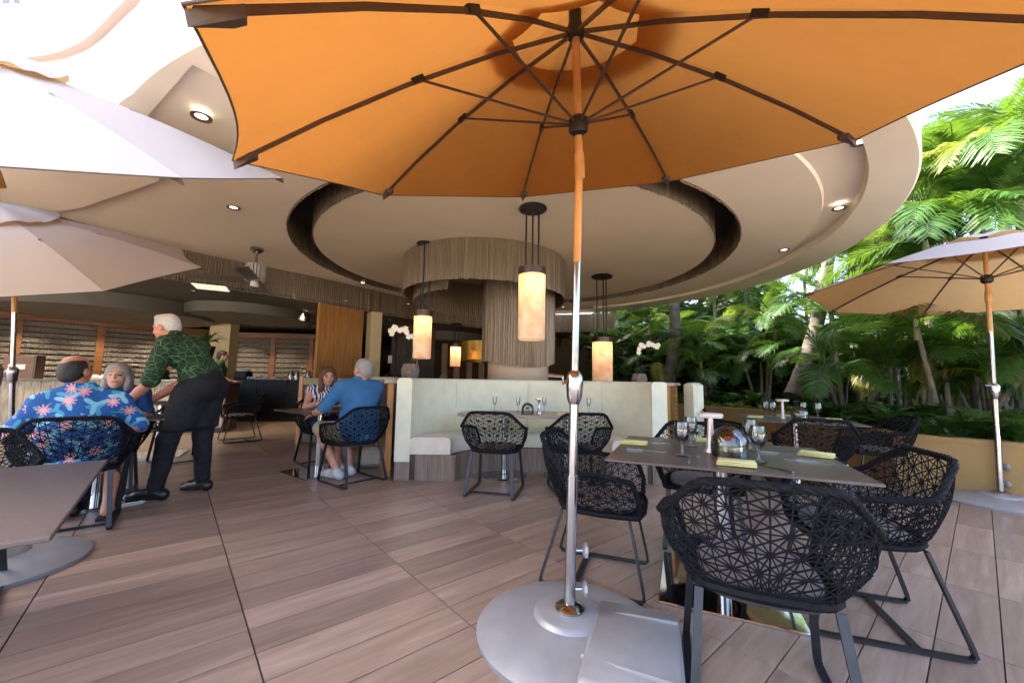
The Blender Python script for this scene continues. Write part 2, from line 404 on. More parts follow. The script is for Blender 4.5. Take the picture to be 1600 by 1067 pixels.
# spiral bead drum round the column and the tall sleeve on the column
COLX = (810-800)/FPX*7.35
sp = [Vector((COLX-.62+0*0, 7.35)) for _ in range(0)]
sp = []
for i in range(121):
    f = i/120; a = R(-118-462*f); r = 1.12+.38*min(1, f*4)-.25*max(0, f-.85)*3
    sp.append(Vector((-.53+r*math.cos(a)*1.0, 7.35+r*math.sin(a))))
curtain('bead_curtain', sp, lambda f: 2.60-.05*math.sin(f*6), ZC-.004, label='spiral bead strand curtain hanging round the column head')
curtain('bead_curtain', circ(COLX, 7.35, .67), lambda f: 1.42+.05*math.sin(f*2*PI*2+1), ZC-.005, label='long bead strand sleeve hanging round the cream column')
c = thing('round_column', 'round cream column standing behind the curved booth', 'column', (COLX, 7.35, 0))
MB().lathe([(.56, 0), (.56, 3.29)], 40).build('shaft', mat('column_cream', (.64, .52, .38), .6, 0, .05, 2), c, True)
MB().lathe([(.57, 0), (.60, .01), (.60, .14), (.57, .16)], 40).build('base_ring', M_MWOOD, c, True)

BL = [(-9.4, 2.9), (-7.4, 3.9), (-6.6, 4.85), (-6.34, 5.49), (-5.73, 6.89), (-4.25, 8.42), (-2.82, 10.69), (-1.2, 12.3), (1.0, 13.1), (3.3, 12.6)]
blp = chaikin([Vector((x, y, 0)) for x, y in BL], 3); blp = [Vector((p.x, p.y)) for p in blp]
ZI = 2.76
curtain('bead_curtain', blp, ZI-.02, ZC+.02, label='long curving bead strand curtain hanging between terrace soffit and bar ceiling')
m = MB(); po = [(p.x-CX, p.y-CY) for p in blp]+[(3.5-CX, 20-CY), (-17-CX, 20-CY), (-17-CX, 2.9-CY)]
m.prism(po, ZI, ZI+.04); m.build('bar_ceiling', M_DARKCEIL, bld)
for nm, a, b in (('back_wall', (-17, 19.5), (3.5, 19.5)), ('side_wall', (-16.5, 3), (-16.5, 19.5)), ('garden_end_wall', (1.2, 15.5), (3.4, 14.5))):
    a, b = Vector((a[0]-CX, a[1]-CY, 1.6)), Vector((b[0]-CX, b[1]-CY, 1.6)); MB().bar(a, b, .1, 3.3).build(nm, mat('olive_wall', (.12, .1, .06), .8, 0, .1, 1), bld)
# lower dark ceiling rings in the bar
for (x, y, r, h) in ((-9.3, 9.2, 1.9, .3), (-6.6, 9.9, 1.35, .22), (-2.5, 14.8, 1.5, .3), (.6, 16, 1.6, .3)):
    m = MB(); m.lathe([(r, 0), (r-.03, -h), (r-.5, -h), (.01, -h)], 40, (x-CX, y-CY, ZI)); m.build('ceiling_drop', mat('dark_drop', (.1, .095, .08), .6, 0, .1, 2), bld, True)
M_SKYL = emit_mat('ceiling_panel_light', (1, .86, .62), .12)
for (px, py) in ((137, 479), (85, 405), (410, 505), (330, 449)):
    p = onz(px, py, ZI-.012); o = thing('ceiling_light_panel', 'small square light panel set flush in the dark bar ceiling', 'light', p, .5, 'light panels in the bar ceiling')
    MB().box((0, 0, 0), (.5, .5, .016)).build('diffuser', M_SKYL, o); MB().box((0, 0, .004), (.54, .54, .012)).build('frame', M_DWOOD, o)

# ------------------------------------------------------------ bar: stone back wall in timber bays, counter
def stone_mat():
    t = NT('glittering_ledger_stone'); c = t.coord('Object'); v = t.N('TexVoronoi', feature='F1'); t.L(t.mapping(c, sc=(9, 9, 22)), v.inputs['Vector']); v.inputs['Scale'].default_value = 1.6
    n = t.noise(c, 28, 5, .7)
    t.set(Base_Color=t.ramp(n, [(.3, (.10, .09, .075)), (.55, (.30, .28, .25)), (.8, (.6, .57, .52))]), Roughness=.28, Metallic=.35)
    t.bump(t.math('ADD', v.outputs['Distance'], n), 1.0, .05); return t.m
M_STONE = stone_mat()
def warmstone():
    t = NT('lit_bar_front_stone'); c = t.coord('Object'); n = t.noise(t.mapping(c, sc=(20, 20, 3)), 1.5, 4)
    t.set(Base_Color=t.ramp(n, [(.3, (.25, .19, .11)), (.7, (.65, .55, .38))]), Roughness=.5); t.bump(n, .6, .02); return t.m
def baywall(label, a, b, nb, rows, z0, z1, mt):
    a, b = Vector((*a, 0)), Vector((*b, 0)); d = (b-a); L = d.length; rz = math.atan2(d.y, d.x); o = thing('bar_back_wall', label, 'wall', a, rz)
    MB().box((L/2, .1, z1/2+.1), (L, .08, z1+.2)).build('backing', M_DWOOD, o)
    MB().box((L/2, 0, z1+.09), (L, .12, .16)).build('header', M_MWOOD, o)
    bw = L/nb; rh = (z1-z0)/rows
    for i in range(nb+1): MB().box((i*bw, 0, (z1+z0)/2), (.16, .09, z1-z0)).build('post', M_MWOOD, o)
    me = {}
    for i in range(nb):
        for j in range(rows):
            s = MB().box((0, 0, 0), (bw-.17, .06, rh-.035+rng.uniform(-.012, .008)), bev=.008).build('stone_strip', mt, o)
            s.location = ((i+.5)*bw, .01+rng.uniform(-.02, .015), z0+(j+.5)*rh)
    return o
baywall('stone-stripped back wall of the bar in timber bays, behind the counter', (-13.9, 7.4), (-9.6, 13.2), 5, 11, .9, 2.42, M_STONE)
baywall('dim stone-stripped wall in timber bays behind the coffee station', (-9.3, 13.3), (-5.6, 13.6), 3, 11, .6, 2.4, M_STONE)
def counter(label, a, b, h, dp, mfront, mtop):
    a, b = Vector((*a, 0)), Vector((*b, 0)); d = b-a; L = d.length; o = thing('bar_counter', label, 'counter', a, math.atan2(d.y, d.x))
    MB().box((L/2, dp/2, h-.025), (L+.06, dp+.08, .05), bev=.006).build('counter_top', mtop, o)
    n = max(2, int(L/.6))
    for i in range(n): MB().box(((i+.5)*L/n, .02, (h-.05+.1)/2), (L/n-.006, .04, h-.15), bev=.004).build('front_panel', mfront, o)
    MB().box((L/2, dp/2+.03, (h-.05)/2), (L-.02, dp-.04, h-.06)).build('carcass', M_DWOOD, o); return o
counter('long bar counter with rough lit stone front and grey top', (-11.2, 7.0), (-5.75, 8.05), 1.03, .6, warmstone(), mat('grey_stone_top', (.16, .17, .14), .3, 0, .15, 8))
counter('black coffee service station with cups lined along its top', (-7.2, 10.1), (-5.05, 10.35), 1.05, .55, M_BLACK, M_BLACK)
# pillar, timber panel, dark doors
o = thing('square_pillar', 'square cream pillar standing between bar and coffee station', 'pillar', ony(345, 590, 11)-Vector((0, 0, 0)), .2); o.location.z = 0
MB().box((0, 0, 1.37), (.5, .5, 2.74)).build('shaft', mat('pillar_cream', (.6, .5, .3), .7, 0, .06, 2), o); MB().box((0, 0, .06), (.53, .53, .12)).build('plinth', M_DWOOD, o)
a, b = Vector((-4.2, 8.5, 0)), Vector((-3.6, 9.45, 0)); d = b-a
o = thing('timber_screen_panel', 'tall golden timber panel with narrow frame beside the coffee station', 'panel', a, math.atan2(d.y, d.x)); L = d.length
MB().box((L/2, 0, 1.95), (L-.1, .05, 1.56)).build('board', M_WOOD, o)
MB().box((.03, 0, 1.95), (.06, .09, 1.6)).build('stile', M_WOOD, o); MB().box((L-.03, 0, 1.95), (.05, .08, 1.6)).build('stile', M_WOOD, o)
MB().box((L/2, 0, 1.13), (L, .07, .05)).build('rail', M_WOODH, o); MB().box((L/2, .02, .56), (L-.04, .06, 1.1)).build('lower_board', M_DWOOD, o)
o = thing('square_pillar', 'narrow cream pillar right beside the tall timber panel', 'pillar', (-3.42, 9.75, 0), .6)
MB().box((0, 0, 1.37), (.26, .4, 2.74)).build('shaft', mat('pillar_cream', (.6, .5, .3)), o); MB().box((0, 0, .06), (.28, .42, .12)).build('plinth', M_DWOOD, o)
o = thing('dark_double_door', 'dark timber double door with steel pull handles past the narrow pillar', 'door', (-3.25, 10.2, 0), .75)
dl = [MB().box((.55, 0, 1.2), (.52, .05, 2.4)).build('door_leaf', M_DWOOD, o), MB().box((1.09, 0, 1.2), (.52, .05, 2.4)).build('door_leaf', M_DWOOD, o)]; MB().box((.82, .03, 1.25), (1.3, .05, 2.6)).build('door_frame', M_DWOOD, o)
for i, x in enumerate((.76, .88)): MB().tube([(x, -.06, .7), (x, -.06, 1.9)], .014).build('handle', M_STEEL, dl[i], True)
MB().box((.12, -.02, 1.62), (.1, .05, .2), bev=.01).build('wall_phone', M_PLATE_W, o)
# small things along bar and station
def lathe_obj(name, prof, mt, label, cat, loc, group=None, n=16):
    o = MB().lathe(prof, n).build(name, mt, None, True); o.location = loc; return tag(o, label, cat, group)
cup = [(.001, 0), (.03, 0), (.042, .07), (.039, .07), (.028, .008), (.001, .008)]
for i in range(9):
    lathe_obj('coffee_cup', cup, M_PLATE_W, 'white coffee cup standing upside in a row on the black station', 'cup', (-6.9+i*.1, 10.3+rng.uniform(-.05, .08), 1.05), 'cups on the coffee station')
for x in (-5.75, -5.6, -5.3): lathe_obj('coffee_pot', [(.001, 0), (.07, 0), (.075, .1), (.05, .2), (.045, .24), (.001, .26)], M_STEEL, 'small steel coffee pot on the black station', 'pot', (x, 10.4, 1.05), 'pots on the coffee station')
o = thing('espresso_urn', 'white-topped coffee urn at the pillar end of the black station', 'urn', (-6.98, 10.38, 1.05)); MB().box((0, 0, .1), (.32, .3, .2), bev=.02).build('body', M_BLACK, o); MB().lathe([(.001, 0), (.13, 0), (.16, .06), (.001, .07)], 20, (0, 0, .2)).build('tray', M_PLATE_W, o, True)
o = thing('menu_lectern', 'brown menu stand with a white card at the end of the bar', 'stand', (-8.9, 7.2, 1.03), .1)
MB().box((0, 0, .2), (.5, .04, .4), bev=.006).build('board', M_MWOOD, o); MB().box((-.02, -.024, .2), (.28, .004, .09)).build('card', M_PLATE_W, o); MB().box((.26, .06, .2), (.04, .16, .42)).build('side_post', M_DWOOD, o)
for i in range(4): lathe_obj('folded_linen', [(.001, 0), (.1, 0), (.11, .03), (.07, .075), (.001, .085)], M_PLATE_W, 'white folded linen bundle lying on the bar counter', 'linen', (-8.35+i*.2, 7.75+i*.04, 1.03), 'linen bundles on the bar', 7)
o = thing('beer_tap', 'steel beer tap tower on the bar counter', 'tap', (-7.55, 7.95, 1.03)); MB().tube([(0, 0, 0), (0, 0, .24)], .03).build('tower', M_STEEL, o, True); MB().tube([(-.1, -.02, .24), (.1, -.02, .24)], .025).build('head', M_STEEL, o, True); MB().tube([(.06, -.05, .24), (.06, -.1, .2)], .012).build('spout', M_STEEL, o, True)
# striped drape and gold drum deep inside
o = thing('striped_drape', 'dark red and cream striped drape deep inside behind the booth', 'drape', (-2.4, 14.2, 0), .05)
for i in range(9):
    m = MB(); m.tube([(i*.22, .05*math.sin(i*1.7), 1.1), (i*.22, .05*math.sin(i*1.7+1), 2.3)], None, flat=(.1, .03)) if False else m.box((i*.22, .04*math.sin(i*1.7), 1.75), (.215, .05, 1.3), bev=.02); m.build('drape_fold', mat('drape_red', (.09, .02, .012), .8) if i % 2 else mat('drape_cream', (.35, .28, .2), .8), o)
lathe_obj('gold_drum_lamp', [(.95, 0), (1, 0), (1, .6), (.95, .6), (.95, 0)], mat('gold_leaf', (.45, .28, .07), .3, .9, .2, 5), 'wide gold drum shade hanging deep inside the room', 'lamp', (-.9, 13.2, 1.75), n=48)

# ------------------------------------------------------------ hotel tower behind (upper left)
tw = thing('hotel_tower', 'pale hotel tower with stacked balconies rising above the canopy', 'building', (-5.0, 5.4, 4.2))
M_TOW = mat('tower_render', (.5, .49, .45), .8, 0, .06, 1)
MB().box((-6.6, 10, 6.6), (13, 20, 13.1)).build('tower_wall', M_TOW, tw)
for k in range(4):
    z = .95+k*3.0
    MB().box((-3.2, -.5, z), (6.6, 1.1, .24), bev=.02).build('balcony_slab', M_WHITE, tw)
    MB().box((-3.2, -1.0, z+.24), (6.6, .1, .26)).build('balcony_kerb', M_WHITE, tw); hr = MB().box((-3.2, -1.0, z+1.15), (6.6, .06, .05)).build('handrail', M_WHITE, tw)
    bm_ = MB().box((0, 0, 0), (.022, .022, .76)).me('rail_bar', M_WHITE)
    for i in range(46): mkobj('rail_bar', bm_, hr).location = (-6.45+i*.14, -1.0, z+.745)
    m = MB(); m.lathe([(.01, -.12), (.34, -.12), (.36, -.05), (.38, 0), (.42, .2), (.5, .26), (.5, .34), (.44, .34), (.42, .3), (.01, .3)], 32); t = m.build('planter_tub', M_WHITE, tw, True); t.location = (-.25, -1.05, z+.2); t.scale = (1.5, .8, 1)
    m = MB()
    for i in range(320):
        p = Vector((rng.uniform(-.65, .65), rng.uniform(-.3, .3), rng.uniform(.3, .55))); n_ = Vector(rng.normal(size=3)).normalized()*.06; k2 = Vector(rng.normal(size=3)).normalized()*.03
        m.add([p-n_, p+k2, p+n_, p-k2], [(0, 1, 2, 3)])
    t2 = m.build('tub_foliage', M_SHRUB, tw); t2.location = (-.25, -1.05, z+.2); tag(t2, kind='stuff')
    MB().box((-3.6, .02, z+1.3), (4.2, .06, 2.1)).build('balcony_door', mat('tinted_pane', (.12, .15, .17), .08, 0, .1, 1), tw)
# ============================================================ LAMPS, FAN, DOWNLIGHTS
def alabaster():
    t = NT('alabaster_shade'); c = t.coord('Object'); n = t.noise(c, 5, 6, .6, 1.2)
    col = t.ramp(n, [(.35, (.83, .58, .34)), (.55, (.9, .76, .62)), (.75, (.95, .86, .78))])
    t.set(Base_Color=col, Roughness=.35, Emission_Color=(1, .74, .47), Emission_Strength=.035)
    tr = t.N('BsdfTranslucent'); t.L(col, tr.inputs[0]); mx = t.N('MixShader'); mx.inputs[0].default_value = .5
    t.L(t.p.outputs[0], mx.inputs[1]); t.L(tr.outputs[0], mx.inputs[2]); t.L(mx.outputs[0], t.out.inputs[0]); return t.m
M_ALAB = alabaster()
def pendant(label, p, drop, h, r, watt):
    o = thing('pendant_lamp', label, 'lamp', p, 0, 'cylinder pendant lamps')
    MB().lathe([(.001, 0), (r*1.05, 0), (r*1.08, -.02), (r*1.0, -.035), (.001, -.035)], 28).build('ceiling_rose', M_BLACK, o, True)
    for k in range(3):
        a = k*2*PI/3+.5; MB().tube([(r*.55*math.cos(a), r*.55*math.sin(a), -.03), (r*.55*math.cos(a), r*.55*math.sin(a), -drop)], .012).build('stem', M_BLACK, o, True)
    MB().lathe([(.001, .02), (r*1.03, .02), (r*1.03, -.07), (r*.98, -.07)], 28, (0, 0, -drop)).build('cap', mat('bronze_cap', (.1, .07, .05), .35, .7), o, True)
    MB().lathe([(r, -.06), (r, -h), (r*.94, -h-.01), (r*.9, -h+.01), (r*.92, -.06)], 32, (0, 0, -drop)).build('shade', M_ALAB, o, True)
    l = bpy.data.lights.new('bulb', 'POINT'); l.energy = watt; l.color = (1, .68, .36); l.shadow_soft_size = .04
    q = bpy.data.objects.new('bulb', l); COL.objects.link(q); q.parent = o; q.location = (0, 0, -drop-.17)
    return o
pendant('large alabaster cylinder pendant lamp hanging in front of the bead column', (.235, 4.81, ZC), .80, .86, .165, .9)
pendant('alabaster cylinder pendant lamp hanging by the planter side of the column', (1.83, 8.0, ZC), 1.30, .98, .2, 1.2)
p = ony(663, 450, 6.2); pendant('alabaster cylinder pendant lamp hanging above the white orchid', (p.x, 6.2, ZC), 1.12, .72, .14, .8)
p = ony(712, 545, 11.5); pendant('small glowing cylinder pendant lamp deep inside the dark room', (p.x, 11.5, ZI), .62, .62, .15, 2)
M_LENS = emit_mat('downlight_lens', (1, .93, .8), .9); M_TRIM = mat('bronze_trim', (.16, .1, .07), .35, .5)
def downlight(p, r, label, watt=0, grp='downlights in the canopy soffit'):
    o = thing('downlight', label, 'light', p, 0, grp)
    MB().lathe([(r*.62, .0), (r*1.0, -.006), (r*1.02, .004), (r*.62, .02)], 24).build('trim_ring', M_TRIM, o, True)
    MB().lathe([(.001, .0), (r*.6, .0), (r*.6, .01)], 20, (0, 0, .006)).build('lens', M_LENS, o, True)
    if watt:
        l = bpy.data.lights.new('beam', 'SPOT'); l.energy = watt; l.color = (1, .8, .55); l.spot_size = R(95); l.spot_blend = .6; l.shadow_soft_size = .05
        q = bpy.data.objects.new('beam', l); COL.objects.link(q); q.parent = o; q.location = (0, 0, -.03)
DLAB = {315: 'round bronze-rimmed downlight in the soffit corner between the two tilted umbrellas', 85: 'round downlight in the soffit just above the pale tilted umbrella over the diners', 365: 'round downlight in the soffit between ceiling fan and pale umbrella tip', 1345: 'round downlight by the orange umbrella tip in the canopy outer band',
        1311: 'bright round downlight in the raised outer band of the canopy soffit', 567: 'small round downlight at the rim of the ceiling recess by the timber panel', 735: 'small round downlight in front of the spiral bead drum', 1225: 'small round downlight far along the canopy outer band near the palms'}
for px, py in ((315, 178), (85, 292), (365, 325), (1345, 222), (1311, 326), (567, 442), (735, 381), (1225, 391)):
    zc = ZC-.012 if (px, py) not in ((735, 381),) else ZC-.012
    p = onz(px, py, zc); p.z = zc-.03 if px in (315,) else zc; downlight(p, .075, DLAB[px], 0)
for px, py in ((150, 470), (192, 469), (180, 482), (475, 488), (408, 488), (438, 508), (460, 466), (610, 500), (638, 475), (905, 505), (930, 520), (880, 480), (540, 470), (585, 490)):
    p = onz(px, py, ZI-.012) if px < 600 else ony(px, py, 12.0)
    if px >= 600: p = onz(px, py, ZI-.012)
    if p.y > 18 or p.y < 5: continue
    downlight(p, .05, 'small bright downlight in the dark bar ceiling', 22 if px in (150, 475, 408, 610, 905) else 0, 'downlights in the bar ceiling')
for i in range(6):
    q = Vector((-13.9, 7.4)).lerp(Vector((-9.6, 13.2)), (i+.5)/6); downlight((q.x+.55, q.y-.42, ZI-.012), .05, 'small added downlight washing the stone back wall of the bar', 30, 'added downlights washing the bar wall')  # extra lamps added to brighten the stone back wall
for i in range(3): downlight((-8.8+i*1.2, 12.7, ZI-.012), .05, 'small added downlight washing the dim wall behind the coffee station', 16, 'added downlights behind the coffee station')  # more lamps added to lift the wall behind the station
for i in range(4): downlight((-10.2+i*1.35, 6.75+i*.26, ZI-.012), .05, 'small downlight above the lit stone bar front', 22, 'downlights along the bar front')
fp = onz(402, 388, ZC)
o = thing('ceiling_fan', 'silver ceiling fan with ribbed motor and dark blades below the soffit', 'fan', fp); o.scale = (1.3,)*3
MB().lathe([(.001, 0), (.075, 0), (.08, -.03), (.05, -.06), (.001, -.06)], 20).build('canopy_cup', M_STEEL, o, True); MB().tube([(0, 0, -.05), (0, 0, -.22)], .014).build('downrod', M_STEEL, o, True)
m = MB()
for i in range(18):
    a = 2*PI*i/18; m.box((.1*math.cos(a), .1*math.sin(a), -.33), (.03, .022, .22), rz=a)
m.build('motor_ribs', mat('silver_paint', (.6, .6, .6), .4, .3), o); MB().lathe([(.001, -.22), (.09, -.22), (.1, -.24), (.1, -.43), (.07, -.45), (.001, -.45)], 24).build('motor', M_STEEL, o, True)
MB().lathe([(.001, -.45), (.045, -.45), (.05, -.51), (.001, -.52)], 16).build('cap', M_PLATE_W, o, True)
for k in range(4):
    a = k*PI/2+.4; m = MB(); m.box((.42, 0, 0), (.62, .14, .01), bev=.003); q = m.build('blade', mat('blade_grey', (.12, .11, .1), .5), o); q.location = (0, 0, -.44); q.rotation_euler = (R(12), 0, a)

# ============================================================ UMBRELLAS
def umbrella(label, K, tilt, Rr, h, ph, base, run=.45, box=None, joint=.16, knobs=True, cm=None):
    cm = cm or M_CANOPY
    base = Vector((*base, 0)); o = thing('patio_umbrella', label, 'umbrella', base)
    K = Vector(K)-base; a = Vector((tilt[0], tilt[1], 1)).normalized(); E1 = Vector((0, 1, 0)).cross(a).normalized(); E2 = a.cross(E1)
    V = [K+Rr*(math.sin(ph+k*PI/4)*E1+math.cos(ph+k*PI/4)*E2) for k in range(8)]; hub = K+a*h; runner = hub-a*run; J = runner-a*joint
    # canopy: 8 gores, each slightly slack between the ribs
    vr = .19
    for k in range(8):
        A, B = V[k], V[(k+1) % 8]; m = MB(); n, q = 10, 9; vs = []
        for i in range(n+1):
            s = vr+(1-vr)*i/n
            for j in range(q+1):
                t = j/q; pe = A.lerp(B, t); p = hub.lerp(pe, s); sag = math.sin(PI*t)*(.035*s+.012)
                arc = .035*math.sin(PI*min(1, s)); p = p+a*(arc-sag*.55)+(hub-pe).normalized()*(math.sin(PI*t)*.05*s*s)
                vs.append(p)
        w_ = q+1; m.add(vs, [(i*w_+j, i*w_+j+1, (i+1)*w_+j+1, (i+1)*w_+j) for i in range(n) for j in range(q)])
        gr = m.build('canopy_gore', cm, o, 2)
        m = MB(); m.tube([vs[n*w_+j] for j in range(w_)], .0035, 5); m.build('hem', M_RUBBER, gr)
    # vent cap
    m = MB(); vs = []; n = 40
    for i in range(5):
        s = i/4*.29
        for j in range(n):
            f = j/n*8; k = int(f); t = f-k; pe = V[k].lerp(V[(k+1) % 8], t); p = hub.lerp(pe, s)+a*(.045+.03*math.sin(PI*min(1, s*2))-(.028*math.sin(PI*t)+.010*math.sin(j*2.3))*(i/4)); vs.append(p)
    m.add(vs, [(i*n+j, i*n+(j+1) % n, (i+1)*n+(j+1) % n, (i+1)*n+j) for i in range(4) for j in range(n)]); m.build('vent_cap', cm, o, 2)
    dn = -a
    for k in range(8):
        tip = V[k]+(hub-V[k]).normalized()*.02+dn*.012; root = hub+dn*.05; mid = hub.lerp(V[k], .5)+a*.035+dn*.02
        rb = MB().tube([root, root.lerp(mid, .5)+a*.012, mid, mid.lerp(tip, .5)+a*.010, tip], None, flat=(.005, .0085), up=a).build('rib', M_RIB, o)
        jp = hub.lerp(V[k], .47)+a*.02; st_ = MB().tube([runner+(jp-runner).normalized()*.03, jp], .0065, 6).build('strut', M_RIB, o)
        m = MB(); m.bar(jp+(V[k]-jp).normalized()*-.03, jp+(V[k]-jp).normalized()*.03, .02, .026, a); m.build('strut_bracket', M_BLACK, st_)
        m = MB(); e_ = (hub-V[k]).normalized(); sd_ = a.cross(e_).normalized(); p0 = V[k]-a*.008
        m.add([p0, p0+e_*.10+sd_*.035, p0+e_*.12, p0+e_*.10-sd_*.035, p0+dn*.03, p0+e_*.10+sd_*.028+dn*.022, p0+e_*.115+dn*.026, p0+e_*.10-sd_*.028+dn*.022],
              [(0, 1, 2, 3), (7, 6, 5, 4), (0, 4, 5, 1), (1, 5, 6, 2), (2, 6, 7, 3), (3, 7, 4, 0)]); m.build('end_pocket', M_RUBBER, rb)
    MB().lathe([(.001, -.075), (.04, -.075), (.045, -.04), (.03, -.01), (.03, .05), (.015, .09), (.001, .1)], 16, hub, axis=a).build('top_hub', M_BLACK, o, True)
    MB().lathe([(.022, -.05), (.045, -.035), (.05, 0), (.045, .03), (.022, .045)], 16, runner, axis=a).build('runner', M_BLACK, o, True)
    MB().tube([J, hub], .019, 14).build('upper_pole', M_POLEW, o, True)
    MB().lathe([(.023, -.09), (.026, -.085), (.026, .0), (.023, .03)], 16, J, axis=a).build('tilt_joint', M_POLEW, o, True)
    foot = Vector((0, 0, .10)); mid = foot.lerp(J, (1.13-.1)/(J.z-.1))
    wj = foot.lerp(J, (1.72-.1)/(J.z-.1)); MB().tube([J-(J-foot).normalized()*.02, wj], .0195, 16).build('wooden_pole', M_POLEW, o, True); MB().tube([wj, mid], .018, 16).build('lower_pole', M_STEEL, o, True)
    b2 = foot.lerp(J, .28)
    MB().tube([mid, b2], .022, 16).build('inner_sleeve', M_STEEL, o, True); MB().tube([b2, foot], .026, 16).build('outer_sleeve', M_STEEL, o, True)
    ax = (J-foot).normalized()
    hs = MB().lathe([(.024, -.10), (.036, -.07), (.042, 0), (.042, .03), (.03, .05), (.021, .06)], 18, mid, axis=ax).build('crank_housing', M_STEEL, o, True)
    m = MB(); m.tube([mid+Vector((-.02, -.02, .02)), mid+Vector((-.06, -.03, .0)), mid+Vector((-.06, -.03, .03)), mid+Vector((-.13, -.03, .035))], .009, 8); m.build('crank_handle', M_STEEL, hs, True)
    for z in (.36, .19) if knobs else (.36, .24):
        p = Vector((0, 0, z)); p = foot.lerp(J, (z-.1)/(J.z-.1)); m = MB(); m.tube([p+Vector((.02, 0, 0)), p+Vector((.06, 0, 0))], .008, 8); cs = m.build('clamp_screw', M_STEEL, o, True)
        m = MB(); m.lathe([(.001, 0), (.02, 0), (.034, .008), (.034, .02), (.001, .026)], 8, p+Vector((.055, 0, 0)), axis=(1, 0, 0)); m.build('clamp_knob', M_BASE, cs, True)
    bs = MB().lathe([(.40, 0), (.42, .0), (.425, .022), (.38, .045), (.28, .068), (.165, .080), (.155, .094), (.14, .1), (.03, .104)], 64).build('base', M_BASE, o, True)
    MB().lathe([(.03, .1), (.066, .1), (.068, .112), (.045, .128), (.027, .132)], 24).build('base_collar', M_STEEL, bs, True)
    if box is not None:
        M3 = Matrix.Rotation(box, 3, 'Z'); ce = M3 @ Vector((.29, -.14, .056))
        MB().box(ce, (.36, .56, .092), rz=box, bev=.012).build('wheel_box', M_BASE, bs, True)
        for y in (-.30, .05):
            q = [M3 @ Vector(v) for v in ((.10, y*.9, .086), (.26, y*1.02, .1), (.46, y*1.1, .104))]; MB().tube(q, .008, 6).build('base_rib', M_BASE, bs, True)
    return o
umbrella('orange-lined patio umbrella on a silver base with wheel box, tilted over the terrace', (.318, 1.878, 2.294), (-.089, -.323), 1.60, .559, -.13, (.285, 1.93), .45, box=R(-20))
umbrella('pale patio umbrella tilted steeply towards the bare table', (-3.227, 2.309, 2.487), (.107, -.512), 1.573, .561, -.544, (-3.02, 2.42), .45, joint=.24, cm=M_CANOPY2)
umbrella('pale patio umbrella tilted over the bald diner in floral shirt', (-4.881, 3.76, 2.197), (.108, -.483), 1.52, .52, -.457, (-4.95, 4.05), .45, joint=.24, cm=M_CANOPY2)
umbrella('upright orange-lined patio umbrella beside the ochre planter wall', (4.968, 4.072, 2.187), (.05, .022), 1.576, .541, .489, (4.88, 4.06), .45, cm=M_CANOPY2)

